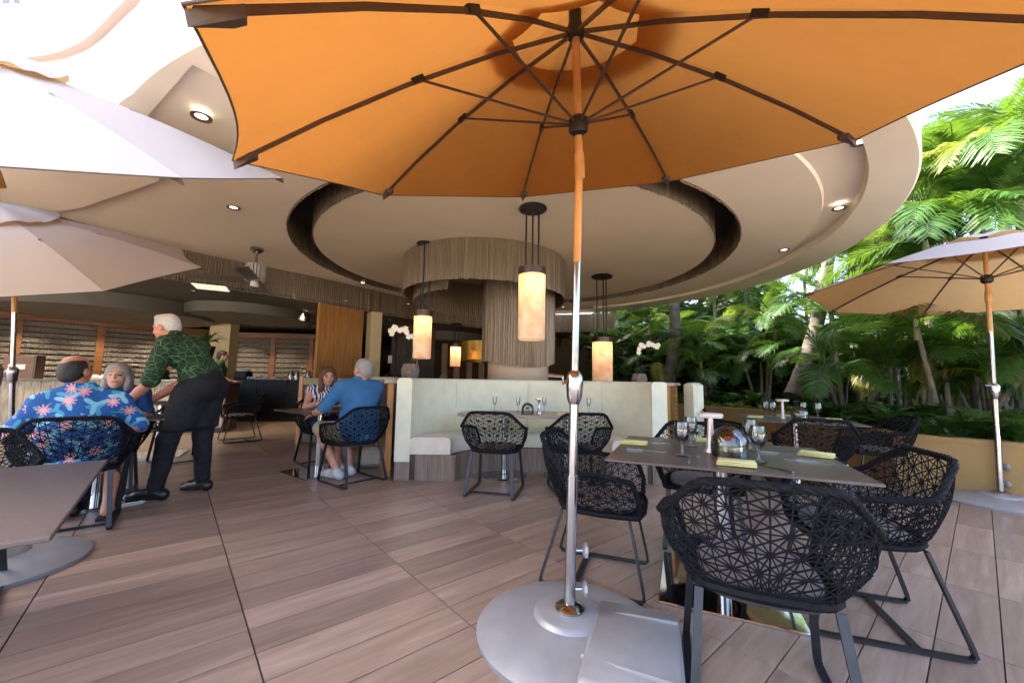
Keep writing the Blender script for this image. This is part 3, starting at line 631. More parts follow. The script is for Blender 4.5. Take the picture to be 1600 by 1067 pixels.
# ============================================================ WOVEN CHAIRS
def rpoly_(pts, f):
    pts = [Vector(p) for p in pts]; out = [pts[0]]
    for i in range(1, len(pts)-1):
        a, b, c = pts[i-1], pts[i], pts[i+1]; p, q = b.lerp(a, f*1.6), b.lerp(c, f*1.6); out += [p, (p+b*2+q)/4*.5+((p+q)/2*.25+b*.25)*1.0 if False else (p+2*b+q)/4, q]
    return out+[pts[-1]]
def woven_chair():
    o = empty('woven_armchair')
    rim = [(-.285, .22, .615), (-.315, .05, .645), (-.335, -.15, .66), (-.2, -.30, .82), (.2, -.30, .82), (.335, -.15, .66), (.315, .05, .645), (.285, .22, .615)]
    bot = [(-.235, .25, .425), (-.24, .05, .42), (-.225, -.13, .425), (-.13, -.205, .435), (.13, -.205, .435), (.225, -.13, .425), (.24, .05, .42), (.235, .25, .425)]
    rm = rpoly_(rim, .10); bt = rpoly_(bot, .25); n = len(rm)
    md = [(a+b)/2 for a, b in zip(rm, bt)]; acc = [0.]
    for a, b in zip(md[:-1], md[1:]): acc.append(acc[-1]+(b-a).length)
    Lp = acc[-1]; acc = np.array(acc); RA = np.array(rm); BA = np.array(bt)
    def shell(U, z):
        U = min(max(U, 0), Lp)
        r = np.array([np.interp(U, acc, RA[:, i]) for i in range(3)]); b = np.array([np.interp(U, acc, BA[:, i]) for i in range(3)])
        v = (z-b[2])/(r[2]-b[2]); p = b+(r-b)*v; c = p[:2].copy(); L = np.hypot(*c)+1e-6
        p[:2] += c/L*.028*math.sin(PI*min(max(v, 0), 1)); return p, r[2], b[2]
    def nrm(p): return Vector((p[0], p[1]+.02, .12)).normalized()
    m = MB(); s = .08
    fam = [(90, s*.5), (30, s*.5), (-30, s*.5), (0, s*.866), (60, s*.866), (-60, s*.866)]
    U0, Z0 = Lp/2, .6
    for ang, sp in fam:
        d = np.array([math.cos(R(ang)), math.sin(R(ang))]); nn = np.array([-d[1], d[0]])
        for k in range(-48, 49):
            seg = []
            for t in np.arange(-1.0, 1.0, .021):
                q = np.array([U0, Z0])+nn*k*sp+d*t
                if q[0] < .0 or q[0] > Lp: ok = False
                else:
                    p, zt, zb = shell(q[0], q[1]); ok = zb-.005 <= q[1] <= zt
                if ok: seg.append(p+np.array(nrm(p))*(.0025*((k+int(ang/30)) % 3-1)))
                if (not ok or t > .975) and len(seg) > 1:
                    pts = [Vector(x) for x in seg]; w = .0032 if ang in (90, 30, -30) else .0027
                    for a_, b_ in [(pts, w)]:
                        rings = []
                        for i, p_ in enumerate(a_):
                            t_ = (a_[min(i+1, len(a_)-1)]-a_[max(i-1, 0)]).normalized(); N_ = nrm(p_); B_ = t_.cross(N_).normalized(); rings.append((p_+B_*b_, p_+N_*.003, p_-B_*b_, p_-N_*.003))
                        vs = [v for r_ in rings for v in r_]; m.add(vs, [(i*4+j, i*4+(j+1) % 4, i*4+4+(j+1) % 4, i*4+4+j) for i in range(len(a_)-1) for j in range(4)])
                    seg = []
                elif not ok: seg = []
    tag(m.build('woven_straps', M_STRAP, o, True), kind='stuff')
    # braided rim: two twisted strands
    ring = rm+[rm[-1].lerp(bt[-1], .5)+Vector((0, .02, 0)), bt[-1]]; ring = [bt[0], rm[0].lerp(bt[0], .5)+Vector((0, .02, 0))]+ring
    m = MB()
    dense = []
    for a, b in zip(ring[:-1], ring[1:]):
        k = max(1, int((b-a).length/.011)); dense += [a.lerp(b, i/k) for i in range(k)]
    dense.append(ring[-1])
    for ph in (0, 2*PI/3, 4*PI/3):
        pts = []
        for i, p in enumerate(dense):
            t = (dense[min(i+1, len(dense)-1)]-dense[max(i-1, 0)]).normalized(); n_, b_ = frame_of(t); a_ = i*.95+ph; pts.append(p+(n_*math.cos(a_)+b_*math.sin(a_))*.0058)
        m.tube(pts, .0105, 6)
    m.build('braided_rim', M_STRAP, o, True)
    # seat pan: thick woven band plus underside
    m = MB(); m.tube([p+Vector((0, 0, .004)) for p in bt]+[Vector((.12, .27, .425)), Vector((-.12, .27, .425))], .017, 7, closed=True)
    vs = [tuple(p) for p in bt]; m.add(vs+[(0, .02, .40)], [(i, (i+1) % len(vs), len(vs)) for i in range(len(vs))]); m.build('seat_pan', M_STRAP, o, True)
    m = MB(); pad = chaikin([(-.2, .24, 0), (-.2, -.12, 0), (-.1, -.17, 0), (.1, -.17, 0), (.2, -.12, 0), (.2, .24, 0)], 2, True); k = len(pad)
    vs = []
    for f, z in ((.96, .425), (1.0, .437), (1.0, .452), (.93, .466), (.5, .472), (.02, .473)): vs += [(p.x*f, .035+(p.y-.035)*f, z) for p in pad]
    m.add(vs, [(i*k+j, i*k+(j+1) % k, i*k+k+(j+1) % k, i*k+k+j) for i in range(5) for j in range(k)]); m.build('seat_pad', mat('grey_seat_pad', (.2, .18, .17), .9, 0, .1, 30, .3, 300), o, True)
    for sx in (-1, 1):
        path = [(sx*.205, -.165, .418), (sx*.238, -.29, .014), (sx*.245, .28, .014), (sx*.215, .2, .412)]
        pts = [Vector(path[0])]
        for i in (1, 2):
            P0, P1, P2 = Vector(path[i-1]), Vector(path[i]), Vector(path[i+1]); a = P1+(P0-P1).normalized()*.05; b = P1+(P2-P1).normalized()*.05
            pts += [a, a.lerp(P1, .55).lerp(P1.lerp(b, .2), .3), (a+b+2*P1)/4, b.lerp(P1, .55).lerp(P1.lerp(a, .2), .3), b]
        pts.append(Vector(path[3])); MB().tube(pts, None, flat=(.0065, .0145), up=(sx*1., 0, .0)).build('leg_frame', M_GUN, o, 1)
    MB().box((0, -.10, .012), (.475, .03, .012)).build('floor_crossbar', M_GUN, o)
    m = MB(); m.tube(chaikin([(-.205, -.165, .415), (-.2, .2, .412), (.2, .2, .412), (.205, -.165, .415), (0, -.215, .415)], 2, True), .008, 6, closed=True); m.build('seat_ring', M_GUN, o, True)
    return o
CH = woven_chair(); _chn = [0]
def chair(x, y, face, label, group=None):
    o = CH if _chn[0] == 0 else copy_tree(CH); _chn[0] += 1
    o.location = (x, y, 0); o.rotation_euler = (0, 0, math.atan2(face[1], face[0])-PI/2); tag(o, label, 'chair', group); return o
G1 = 'woven armchairs at the laid tables'
chair(.935, 1.57, (.38, .925), 'black woven armchair with back turned, in front of the laid dark table', G1)
chair(.53, 2.47, (.934, -.357), 'black woven armchair tucked beside the umbrella pole at the laid dark table', G1)
chair(1.76, 2.08, (-.94, .34), 'black woven armchair on the planter side of the laid dark table', G1)
chair(1.39, 2.98, (-.37, -.93), 'black woven armchair on the far side of the laid dark table facing the umbrella', G1)
chair(2.97, 3.98, (.37, .93), 'black woven armchair with back turned at the table by the ochre planter', G1)
chair(4.05, 4.47, (-.93, .36), 'black woven armchair between the ochre planter and its laid table', G1)
chair(2.70, 4.95, (.93, -.37), 'black woven armchair on the booth side of the table by the planter', G1)
chair(-.15, 4.2, (.2, .98), 'black woven armchair at the booth table beside the ivory seat end', G1)
chair(.70, 4.25, (-.12, .99), 'black woven armchair at the booth table half behind the umbrella pole', G1)
chair(-1.74, 4.52, (-.8, .6), 'black woven armchair holding the man in the blue polo shirt')
chair(-2.52, 5.42, (.72, -.7), 'black woven armchair holding the woman in the patterned sleeveless top')
chair(-3.27, 3.07, (-.64, .77), 'black woven armchair holding the bald man in the floral shirt')
chair(-3.84, 3.83, (.62, -.78), 'black woven armchair holding the grey-haired woman in blue')
chair(-4.35, 5.35, (-.8, .5), 'empty black woven armchair behind the waiter at a bare table')
chair(-4.75, 7.1, (-.6, -.6), 'empty black woven armchair near the coffee station')
chair(-2.72, 1.92, (.72, -.7), 'black woven armchair beside the bare table under the tilted pale umbrella')

# ============================================================ TABLES
def table(label, x, y, lx, ly, rot, mt=M_TABLE, plate=.62, h=.74, ch=.0):
    o = thing('pedestal_table', label, 'table', (x, y, 0), rot)
    MB().box((0, 0, h-.007), (lx, ly, .014), bev=.003).build('table_top', mt, o)
    MB().box((0, 0, h-.022), (lx*.5, ly*.5, .016)).build('top_bracket', M_BLACK, o)
    MB().tube([(0, 0, .01), (0, 0, h-.03)], .038, 20).build('pedestal', M_STEEL, o, True)
    MB().box((0, 0, .007), (plate, plate, .014), bev=.003).build('base_plate', M_MIRROR, o); return o
TR = math.atan2(-.397, .917)
table('dark pedestal table laid for four with glass cloche and goblets', 1.215, 2.353, 1.14, .995, TR, plate=.66)
table('dark pedestal table laid by the ochre planter wall', 3.33, 4.72, 1.1, .98, TR)
table('bare dark pedestal table under the tilted pale umbrella', -1.89, 1.13, 1.16, 1.02, math.atan2(-.76, .65), plate=.5)
table('dark table between the floral-shirted man and the grey-haired woman', -3.70, 3.68, .95, .8, math.atan2(.77, .64)-PI/2+PI/2*0)
table('small dark table between the couple by the louvred screen', -2.32, 4.93, .78, .78, math.atan2(.6, -.8))
table('bare dark table behind the waiter', -5.0, 5.75, .8, .8, .5)

# ============================================================ BOOTH
bo = thing('curved_booth', 'pale green leather curved booth with ivory seat and plank-clad base', 'booth', (.24, 4.6, 0))
def ell(a, b, t): return Vector((a*math.cos(t), b*math.sin(t), 0))
def arcband(a0, b0, a1, b1, z0, z1, t0, t1, n=24, r=.03):
    """closed solid between two half ellipses with a rounded top"""
    m = MB(); vs = []
    for i in range(n+1):
        t = t0+(t1-t0)*i/n; A, B = ell(a0, b0, t), ell(a1, b1, t); d = (B-A); L = d.length; d.normalize(); Zv = Vector((0, 0, 1))
        q = [A+Zv*z0, B+Zv*z0, B+Zv*(z1-r)]+[B-d*r+d*r*math.cos(f)+Zv*(z1-r+r*math.sin(f)) for f in (.5, 1.0, PI/2)]+[A+d*r-d*r*math.cos(f)+Zv*(z1-r+r*math.sin(f)) for f in (PI/2, 1.0, .5)]+[A+Zv*(z1-r)]
        vs += q
    k = 10; m.add(vs, [(i*k+j, i*k+(j+1) % k, (i+1)*k+(j+1) % k, (i+1)*k+j) for i in range(n) for j in range(k)]+[tuple(range(k)), tuple(reversed(range(n*k, n*k+k)))]); return m
for i in range(4):
    t0, t1 = PI*i/4+.0015, PI*(i+1)/4-.0015
    arcband(1.38, 1.10, 1.555, 1.275, .20, 1.145, t0, t1, 16, .035).build('back_panel', M_LEATHER, bo, True)
    arcband(.92, .60, 1.385, 1.105, .285, .475, t0, t1, 16, .05).build('seat_cushion', M_SEATLEA if i in (0, 3) else mat('pale_green_leather'), bo, True)
nP = 26
for i in range(nP):
    t0, t1 = PI*i/nP+.0018, PI*(i+1)/nP-.0018; arcband(.86, .54, .88, .56, .0, .283, t0, t1, 2, .002).build('base_board', wood_mat('grey_board', (.15, .11, .085), (.3, .24, .2), .6), bo)
for sx in (-1, 1):
    for k in range(3): MB().box((sx*(.95+k*.145), .0, .14), (.142, .03, .282)).build('base_board', wood_mat('grey_board', ()), bo)
    MB().box((sx*1.46, .03, .1), (.17, .06, .2)).build('base_board', wood_mat('grey_board', ()), bo)
    m = MB(); m.box((sx*1.12, .25, .14), (.5, .46, .278)); m.build('base_carcass', M_DWOOD, bo)
def louvre(label, a, b, h=1.08, cap=True):
    a, b = Vector((*a, 0)), Vector((*b, 0)); d = b-a; L = d.length; o = thing('louvred_screen', label, 'screen', a, math.atan2(d.y, d.x))
    for x in (.03, L-.03): MB().box((x, 0, h/2), (.06, .07, h)).build('post', M_WOOD, o)
    for z in (.06, h*.42, h-.03): MB().box((L/2, 0, z), (L-.12, .06, .06 if z != .06 else .12)).build('rail', M_WOODH, o)
    k = int((h*.55)/.062)
    for i in range(k):
        q = MB().box((0, 0, 0), (L-.13, .06, .012)).build('slat', M_WOODH, o); q.location = (L/2, 0, h*.42+.06+i*.062); q.rotation_euler = (R(35), 0, 0)
    MB().box((L/2, .0, h*.24), (L-.12, .02, h*.3)).build('lower_board', M_WOODH, o); MB().box((L/2, .03, h*.7), (L-.1, .006, h*.55)).build('backing', M_DWOOD, o)
    if cap: MB().box((L/2, 0, h+.02), (L+.04, .16, .04), bev=.006).build('stone_cap', mat('stone_cap', (.42, .36, .32), .4, 0, .1, 10), o)
louvre('golden louvred timber screen beside the man in the blue polo', (-1.42, 4.72), (-1.98, 5.95))
louvre('golden louvred timber screen at the planter end of the booth', (1.86, 4.78), (2.5, 6.1), 1.10)
o = thing('booth_end_panel', 'pale green leather end panel of a second booth behind the louvred screen', 'booth', (2.28, 5.0, 0), .45); MB().box((0, 0, .67), (.17, .2, .95), bev=.03).build('back_panel', M_LEATHER, o, True); MB().box((0, .0, .1), (.16, .18, .2)).build('base_board', wood_mat('grey_board', ()), o)
o = thing('low_partition', 'low timber-framed partition with brown panel behind the woman in sleeveless top', 'partition', (-3.6, 6.85, 0), math.atan2(-.55, 1.75)); L = 1.85
MB().box((.04, 0, .57), (.08, .1, 1.14)).build('post', M_WOOD, o); MB().box((L/2, 0, 1.06), (L-.1, .08, .12)).build('rail', mat('olive_rail', (.25, .2, .09), .5), o); MB().box((L/2, 0, .52), (L-.1, .05, .92)).build('panel', M_DWOOD, o); MB().box((L-.02, 0, .57), (.08, .1, 1.14)).build('post', M_WOOD, o)
o = thing('leather_booth', 'short pale leather booth back beyond the blue polo man', 'booth', (-1.98, 6.3, 0), -.3); MB().box((0, 0, .68), (.5, .14, .95), bev=.03).build('back_panel', M_LEATHER, o, True); MB().box((0, 0, .1), (.48, .12, .2)).build('base_board', M_DWOOD, o)
# booth table: long stone top on two round pedestals
o = thing('booth_table', 'long speckled stone table standing in the curve of the booth', 'table', (.26, 4.93, 0))
pts = chaikin([(-.92, -.3, 0), (.92, -.3, 0), (.86, .2, 0), (.4, .42, 0), (-.4, .42, 0), (-.86, .2, 0)], 2, True)
MB().prism([(p.x, p.y) for p in pts], .70, .74).build('table_top', mat('speckled_stone', (.32, .26, .21), .3, 0, .4, 40), o)
for x in (-.33, .42):
    MB().tube([(x, 0, .02), (x, 0, .7)], .037, 20).build('pedestal', M_STEEL, o, True); MB().lathe([(.001, .016), (.27, .014), (.28, .0)], 40, (x, 0, 0)).build('base_disc', M_STEEL, o, True)
# ============================================================ TABLE SETTINGS
GL = glass_mat()
gob = [(.001, 0), (.036, .0), (.037, .003), (.012, .008), (.006, .016), (.0055, .055), (.012, .064), (.028, .080), (.036, .105), (.036, .130), (.031, .165), (.0296, .165), (.0345, .13), (.0343, .106), (.026, .083), (.008, .069), (.001, .067)]
gm = MB().lathe(gob, 28).me('goblet', GL, True)
flute = [(.001, 0), (.03, 0), (.031, .003), (.006, .01), (.005, .07), (.012, .085), (.024, .12), (.026, .15), (.022, .185), (.0208, .185), (.0246, .15), (.0226, .122), (.01, .09), (.001, .088)]
fm = MB().lathe(flute, 24).me('flute', GL, True)
def goblet(p, label, grp='water goblets', me=gm, sc=1):
    o = mkobj('water_goblet', me); o.location = p; o.scale = (sc,)*3; return tag(o, label, 'glass', grp)
def napkin(p, rz, label, sc=1):
    o = thing('folded_napkin', label, 'napkin', p, rz, 'folded lime napkins')
    for k in range(3):
        m = MB(); m.box((.002*k, .001*k, .005+.0078*k), (.165-.004*k, .088-.002*k, .0075), bev=.003); q = m.build('fold', M_NAPKIN, o, True); q.rotation_euler = (0, R(.6*(k-1)), R(1.2*(k-1)))
    o.scale = (sc,)*3; return o
fk = MB(); fk.tube([(-.1, 0, .004), (-.03, 0, .003), (.03, 0, .006), (.045, 0, .005)], None, flat=(.0045, .0012)); fk.box((.055, 0, .005), (.022, .022, .0022))
for k in range(4): fk.tube([(.064, -.0085+k*.0057, .005), (.085, -.0085+k*.0057, .003), (.1, -.0082+k*.0055, .006)], None, flat=(.0014, .001))
fkm = fk.me('fork', M_STEEL, True)
kn = MB(); kn.tube([(-.11, 0, .005), (-.02, 0, .005)], None, flat=(.0065, .0035)); kn.tube([(-.02, 0, .004), (.07, .002, .003), (.105, .006, .003)], None, flat=(.0085, .0008))
knm = kn.me('knife', M_STEEL, True)
def cutlery(kind, p, rz, label):
    o = mkobj(kind, fkm if kind == 'fork' else knm); o.location = p; o.rotation_euler = (0, 0, rz); return tag(o, label, kind, kind+'s on the laid tables')
def cloche(p, label, sc=1.0):
    o = thing('glass_cloche', label, 'cloche', p); o.scale = (sc,)*3
    MB().lathe([(.076, .0), (.079, .004), (.08, .05), (.074, .085), (.058, .115), (.03, .135), (.001, .141), (.001, .138), (.029, .132), (.056, .113), (.0715, .084), (.077, .05), (.076, .0)], 40).build('dome', GL, o, True)
    MB().lathe([(.001, 0), (.07, 0), (.072, .012), (.066, .022), (.001, .024)], 30).build('bark_tray', mat('bark_chips', (.14, .06, .025), .8, 0, .5, 60, .8, 120), o, True)
    mp_ = MB().lathe([(.056, .02), (.058, .05), (.045, .06), (.001, .062)], 24).build('moss_pot', mat('mossy_pot', (.09, .1, .04), .8, 0, .5, 40, .8, 90), o, True)
    m = MB(); r_ = random.Random(3)
    for i in range(90):
        a = r_.uniform(0, 2*PI); e = r_.uniform(.05, 1.3); d = Vector((math.cos(a)*math.cos(e), math.sin(a)*math.cos(e), math.sin(e)*.7)); c0 = Vector((0, 0, .062)); L = r_.uniform(.028, .048)
        s_ = Vector((-d.y, d.x, 0)).normalized()*.006; m.add([c0+d*.008, c0+d*L*.6+s_, c0+d*L, c0+d*L*.6-s_], [(0, 1, 2, 3)])
    m.build('red_flower', mat('red_petal', (.55, .07, .025), .5, 0, .3, 80), mp_); return o
def mushroom(p, label):
    o = thing('table_lamp', label, 'lamp', p); mm = mat('rose_steel', (.55, .47, .44), .3, .6)
    MB().lathe([(.001, 0), (.037, 0), (.037, .006), (.024, .03), (.018, .1), (.016, .2)], 28).build('stem', mm, o, True)
    MB().lathe([(.015, .2), (.066, .2), (.07, .207), (.07, .219), (.064, .225), (.03, .226), (.001, .2285)], 36).build('lamp_head', mat('pale_lamp_head', (.62, .57, .56), .3), o, True); return o
T1 = .7405
def on1(px, py): return onz(px, py, T1)
G = 'water goblet with short stem on the laid dark table'
for i, (px, py) in enumerate(((1066, 712), (1080, 697), (1186, 722), (1173, 704))): goblet(on1(px, py), 'water goblet of the pair on the umbrella-pole side of the glass cloche' if i < 2 else 'water goblet of the pair on the planter side of the glass cloche', sc=1.12)
napkin(on1(990, 694), TR-.05, 'folded lime napkin beside the fork, umbrella-pole end of the dark table')
napkin(on1(1105, 690), TR+.1, 'folded lime napkin lying behind the rose-coloured table lamp', .9)
napkin(on1(1150, 727), TR-.06, 'folded lime napkin in front of the glass cloche', 1.05)
napkin(on1(1275, 713), TR-.4, 'folded lime napkin on the planter end of the dark table')
cutlery('fork', on1(1022, 693), TR+.3, 'steel fork beside the napkin at the pole end'); cutlery('knife', on1(1010, 705), TR-.02, 'steel knife lying along the napkin at the pole end')
cutlery('fork', on1(1091, 719), TR+PI/2, 'steel fork left of the near napkin pointing at the goblets'); cutlery('fork', on1(1076, 719), TR+PI/2, 'short steel fork left of the near napkin pointing at the goblets')
cutlery('knife', on1(1208, 731), TR+PI/2+.6, 'steel knife right of the near napkin')
cutlery('fork', on1(1262, 722), TR-.25, 'steel fork in front of the planter-end napkin'); cutlery('knife', on1(1285, 723), TR-.2, 'steel knife in front of the planter-end napkin')
cutlery('knife', on1(1222, 709), TR+.05, 'steel knife lying behind the pair of goblets')
cloche(on1(1140, 712), 'glass cloche over a red spiky flower and moss on the laid dark table', 1.18)
mushroom(on1(1111, 706), 'slim rose-steel table lamp with flat round head, unlit')
T2 = Vector((3.33, 4.72, .7405))
for dx, dy in ((-.22, .05), (.18, .1), (.28, .0), (-.2, .2)): goblet(T2+Vector((dx, dy, 0)), 'water goblet on the table by the ochre planter', sc=1.15)
cloche(T2+Vector((.05, -.02, 0)), 'glass cloche with red flower and a leafy sprig on the table by the planter', 1.1); mushroom(T2+Vector((-.08, .08, 0)), 'slim pale table lamp with flat head on the table by the planter')
for dx, dy, r_ in ((-.4, .1, TR), (.36, -.12, TR-.3), (.1, .33, TR)): napkin(T2+Vector((dx, dy, 0)), r_, 'folded lime napkin on the table by the ochre planter')
BT = lambda px, py: onz(px, py, .7405)
for px in (769, 809, 852, 923): goblet((onz(px, 646, .74).x*.96+.01, 5.0, .7405), 'slender flute glass on the booth table', me=fm, sc=1.05)
for px in (770, 882): napkin((onz(px, 650, .74).x, 4.75, .7405), .05, 'folded lime napkin on the booth table')
cloche((.2, 4.8, .7405), 'small glass cloche with brown moss on the booth table', .95)
o = thing('pepper_mill', 'small steel pepper mill with flared top on the booth table', 'mill', (.34, 4.82, .7405)); MB().lathe([(.001, 0), (.034, 0), (.034, .02), (.022, .04), (.013, .12), (.02, .16), (.001, .17)], 20).build('mill_body', M_STEEL, o, True); MB().lathe([(.008, .165), (.05, .172), (.05, .182), (.001, .186)], 20).build('flared_top', M_STEEL, o, True)
cutlery('knife', (-.32, 4.73, .7405), .1, 'steel knife on the booth table'); cutlery('fork', (.02, 4.74, .7405), .1, 'steel fork on the booth table')
goblet((-3.62, 3.62, .7405), 'wine glass between the floral-shirted man and the woman in blue', sc=1.15)
o = tag(MB().lathe([(.001, 0), (.033, 0), (.038, .085), (.036, .085), (.03, .008), (.001, .008)], 20).build('juice_glass', mat('orange_juice', (.8, .42, .05), .2, 0, .05, 5, Transmission_Weight=.3), None, True), 'squat glass of orange juice on the couple\'s table', 'glass'); o.location = (-2.28, 4.83, .7405)
# orchid pots
def orchid(p, label, flip=1):
    o = thing('orchid_pot', label, 'plant', p)
    MB().lathe([(.001, 0), (.1, 0), (.13, .05), (.14, .15), (.11, .24), (.1, .24), (.1, .2), (.001, .2)], 9).build('pot', mat('rough_stone_pot', (.26, .2, .17), .85, 0, .3, 15, .8, 30), o, True)
    for k in range(5):
        a = k*1.3; m = MB(); A = [Vector((math.cos(a)*.02, math.sin(a)*.02, .22)), Vector((math.cos(a)*.1, math.sin(a)*.1, .32)), Vector((math.cos(a)*.22, math.sin(a)*.22, .28))]; s_ = Vector((-math.sin(a), math.cos(a), 0))*.035
        m.add([A[0]-s_*.4, A[0]+s_*.4, A[1]-s_, A[1]+s_, A[2]], [(0, 1, 3, 2), (2, 3, 4)]); m.build('leaf', M_SHRUB, o)
    st = [Vector((0, 0, .22)), Vector((.03*flip, 0, .5)), Vector((-.02*flip, 0, .72)), Vector((-.2*flip, .02, .8)), Vector((-.36*flip, .03, .72))]; st = chaikin(st, 2); sto = MB().tube(st, .006, 6).build('stem', M_SHRUB, o)
    for i in range(11):
        q = st[int(len(st)*.42)+int(i*.052*len(st))] if int(len(st)*.42)+int(i*.052*len(st)) < len(st) else st[-1]
        m = MB()
        for k in range(5):
            a = k*2*PI/5+i; d = Vector((math.cos(a), -.25, math.sin(a))).normalized(); s_ = d.cross(Vector((0, 1, 0))).normalized()*.022; m.add([(0, 0, 0), d*.03+s_, d*.052, d*.03-s_], [(0, 1, 2, 3)])
        b = m.build('blossom', mat('orchid_white', (.8, .76, .66), .6), sto); b.location = q+Vector(((rng.uniform(-.03, .03)), -.03, rng.uniform(-.05, .04)))
    return o
orchid((-1.55, 6.1, 1.12), 'white orchid in a rough stone pot on the screen beside the booth'); orchid((2.25, 7.0, 1.05), 'cream orchid in a carved stone pot near the garden edge', -1)
tag(MB().box((2.25, 7.0, .525), (.5, .5, 1.05), bev=.02).build('pot_plinth', mat('plinth_stone', (.16, .14, .11), .8)), 'square dark plinth carrying the cream orchid pot', 'plinth')
tag(MB().box((-1.55, 6.1, .56), (.4, .4, 1.12), bev=.02).build('pot_plinth', mat('plinth_stone', (.3, .2, .14))), 'square plinth carrying the white orchid by the booth', 'plinth')

# ============================================================ PLANTER WALLS AND GARDEN
WALL = [(3.6, 11.1), (5.45, 8.25), (4.42, 4.66), (5.04, 4.02), (7.6, 1.35)]
WH = .60
for lab, i in (('ochre stucco planter wall beyond the second booth', 0), ('ochre stucco planter wall behind the far laid table', 1), ('ochre stucco planter wall behind the upright umbrella', 2)):
    a = Vector((*WALL[i], 0)); b = Vector((*WALL[i+1 if i < 2 else 4], 0)); d = (b-a).normalized(); nn = Vector((-d.y, d.x, 0)); a2, b2 = a+nn*.1, b+nn*.1
    if nn.dot(Vector((1, .6, 0))) < 0: a2, b2 = a-nn*.1, b-nn*.1
    o = thing('planter_wall', lab, 'wall', a); m = MB(); m.bar(a2-a, b2-a, .2, WH-.05, ext=.0); w_ = m.build('wall_body', M_OCHRE, o); w_.location = (0, 0, (WH-.05)/2)
    m = MB(); m.bar(a2-a, b2-a, .215, .05, ext=.0+.004*i); w_ = m.build('wall_cap', M_OCHRE, o); w_.location = (0, 0, WH-.025)
soil = MB().prism([(3.75, 11.1), (5.6, 8.3), (4.6, 4.75), (5.1, 4.15), (7.7, 1.45), (30, 1.45), (30, 40), (3.75, 40)], -.01, .50); tag(soil.build('garden_bed', M_SOIL), kind='structure')
def frond(L, n, a, b, lw, ll, droop, seed):
    r_ = random.Random(seed); m = MB()
    def P(s): return Vector((L*(s*.95-.18*s*s), 0, L*(a*s-b*s*s)))
    pts = [P(i/8) for i in range(9)]; m.tube(pts, [.014*(1-.85*i/8)+.002 for i in range(9)], 4)
    for i in range(n):
        s = .14+.86*(i+.5)/n; p = P(s); t = (P(min(1, s+.02))-P(s-.02)).normalized(); up = Vector((0, 1, 0)).cross(t)*-1
        for sd in (-1, 1):
            l = ll*L*(math.sin(PI*min(1, .18+s*.78))**.7)*r_.uniform(.85, 1.1); side = Vector((0, sd, 0))
            d = (side*.8+t*(.45+.35*s)+up*.28*r_.uniform(.4, 1.2)).normalized(); w = lw*r_.uniform(.8, 1.15); wv = d.cross(up).normalized()*w
            mid = p+d*l*.45+Vector((0, 0, -droop*l*.12)); tip = p+d*l*.95+Vector((0, 0, -droop*l*r_.uniform(.4, .75)))
            m.add([p-wv*.35, p+wv*.35, mid+wv, mid-wv, tip], [(0, 1, 2, 3), (3, 2, 4)])
    return m
FR = [frond(1.9, 38, .62, .72, .017, .29, .7, 1).me('frond', M_PALM), frond(1.7, 34, .8, .95, .017, .30, .9, 2).me('frond', M_PALM), frond(2.1, 40, .45, .5, .018, .28, .6, 3).me('frond', M_PALM), frond(1.6, 32, .7, 1.0, .017, .3, 1.0, 4).me('frond', M_PALMY)]
SF = [frond(.62, 13, .8, .75, .02, .3, .3, 11), frond(.55, 11, .5, .5, .022, .34, .3, 12)]
def palm(x, y, stems, label, grp, rr, sc=1.0, nf=9, lean=None, tr=.05):
    o = thing('palm_tree', label, 'palm', (x, y, .48), 0, grp)
    for (dx, dy, h) in stems:
        top = Vector((dx*1.6+(lean[0] if lean else 0), dy*1.6+(lean[1] if lean else 0), h)); base = Vector((dx*.5, dy*.5, 0)); mid = base.lerp(top, .5)+Vector((0, 0, 0))+(Vector((-.12*(lean[0] if lean else 0), 0, 0)))
        pts = chaikin([base, mid, top], 2); k = len(pts); m = MB()
        m.tube(pts, [tr*(1.15-.45*i/k)*(1+.05*(i % 2)) for i in range(k)], 9); m.build('trunk', M_TRUNK, o, True)
        MB().tube([top-Vector((0, 0, .35*sc)), top+Vector((0, 0, .12*sc))], [tr*.9, tr*.5], 8).build('crownshaft', mat('green_crownshaft', (.16, .2, .06), .5), o, True)
        for i in range(nf):
            f = mkobj('frond', FR[3] if rr.random() < .07 else FR[rr.randrange(3)], o); f.location = top+Vector((0, 0, .08*sc)); az = i*2.4+rr.random()*.7; f.rotation_euler = (R(rr.uniform(-12, 12)), -R(rr.uniform(-25, 42) if i > 2 else rr.uniform(35, 65)), az); q = sc*rr.uniform(.8, 1.1); f.scale = (q,)*3
    return o
rr = random.Random(5)
def behind(px, d): return ((px-800)/FPX*d, d)
# areca clumps filling the bed
spots = []
for px, d in ((965, 13.0), (1000, 14.8), (1035, 12.2), (1075, 13.6), (1110, 11.4), (1150, 12.9), (1190, 10.8), (1230, 12.0), (1270, 9.9), (1315, 11.3), (1355, 8.7), (1400, 10.2), (1440, 7.6), (1490, 9.0), (1540, 6.9), (1590, 8.3), (1650, 6.6), (1320, 7.6), (1480, 6.1), (1610, 5.6), (1090, 15.8), (1250, 15), (1420, 13), (1560, 11)):
    spots.append((px, d))
for k, (px, d) in enumerate(spots):
    x, y = behind(px, d); ns = 3 if d < 9 else 4; hh = 1.0 if d < 8 else 1.5
    st = [(rr.uniform(-.35, .35), rr.uniform(-.35, .35), rr.uniform(.5, 1.0)*hh+(1.0 if j == 0 else .1)) for j in range(ns)]
    palm(x, y, st, 'bushy areca palm clump with arching green fronds behind the planter wall', 'areca palm clumps in the garden bed', rr, rr.uniform(.72, .95), 8, None, .035)
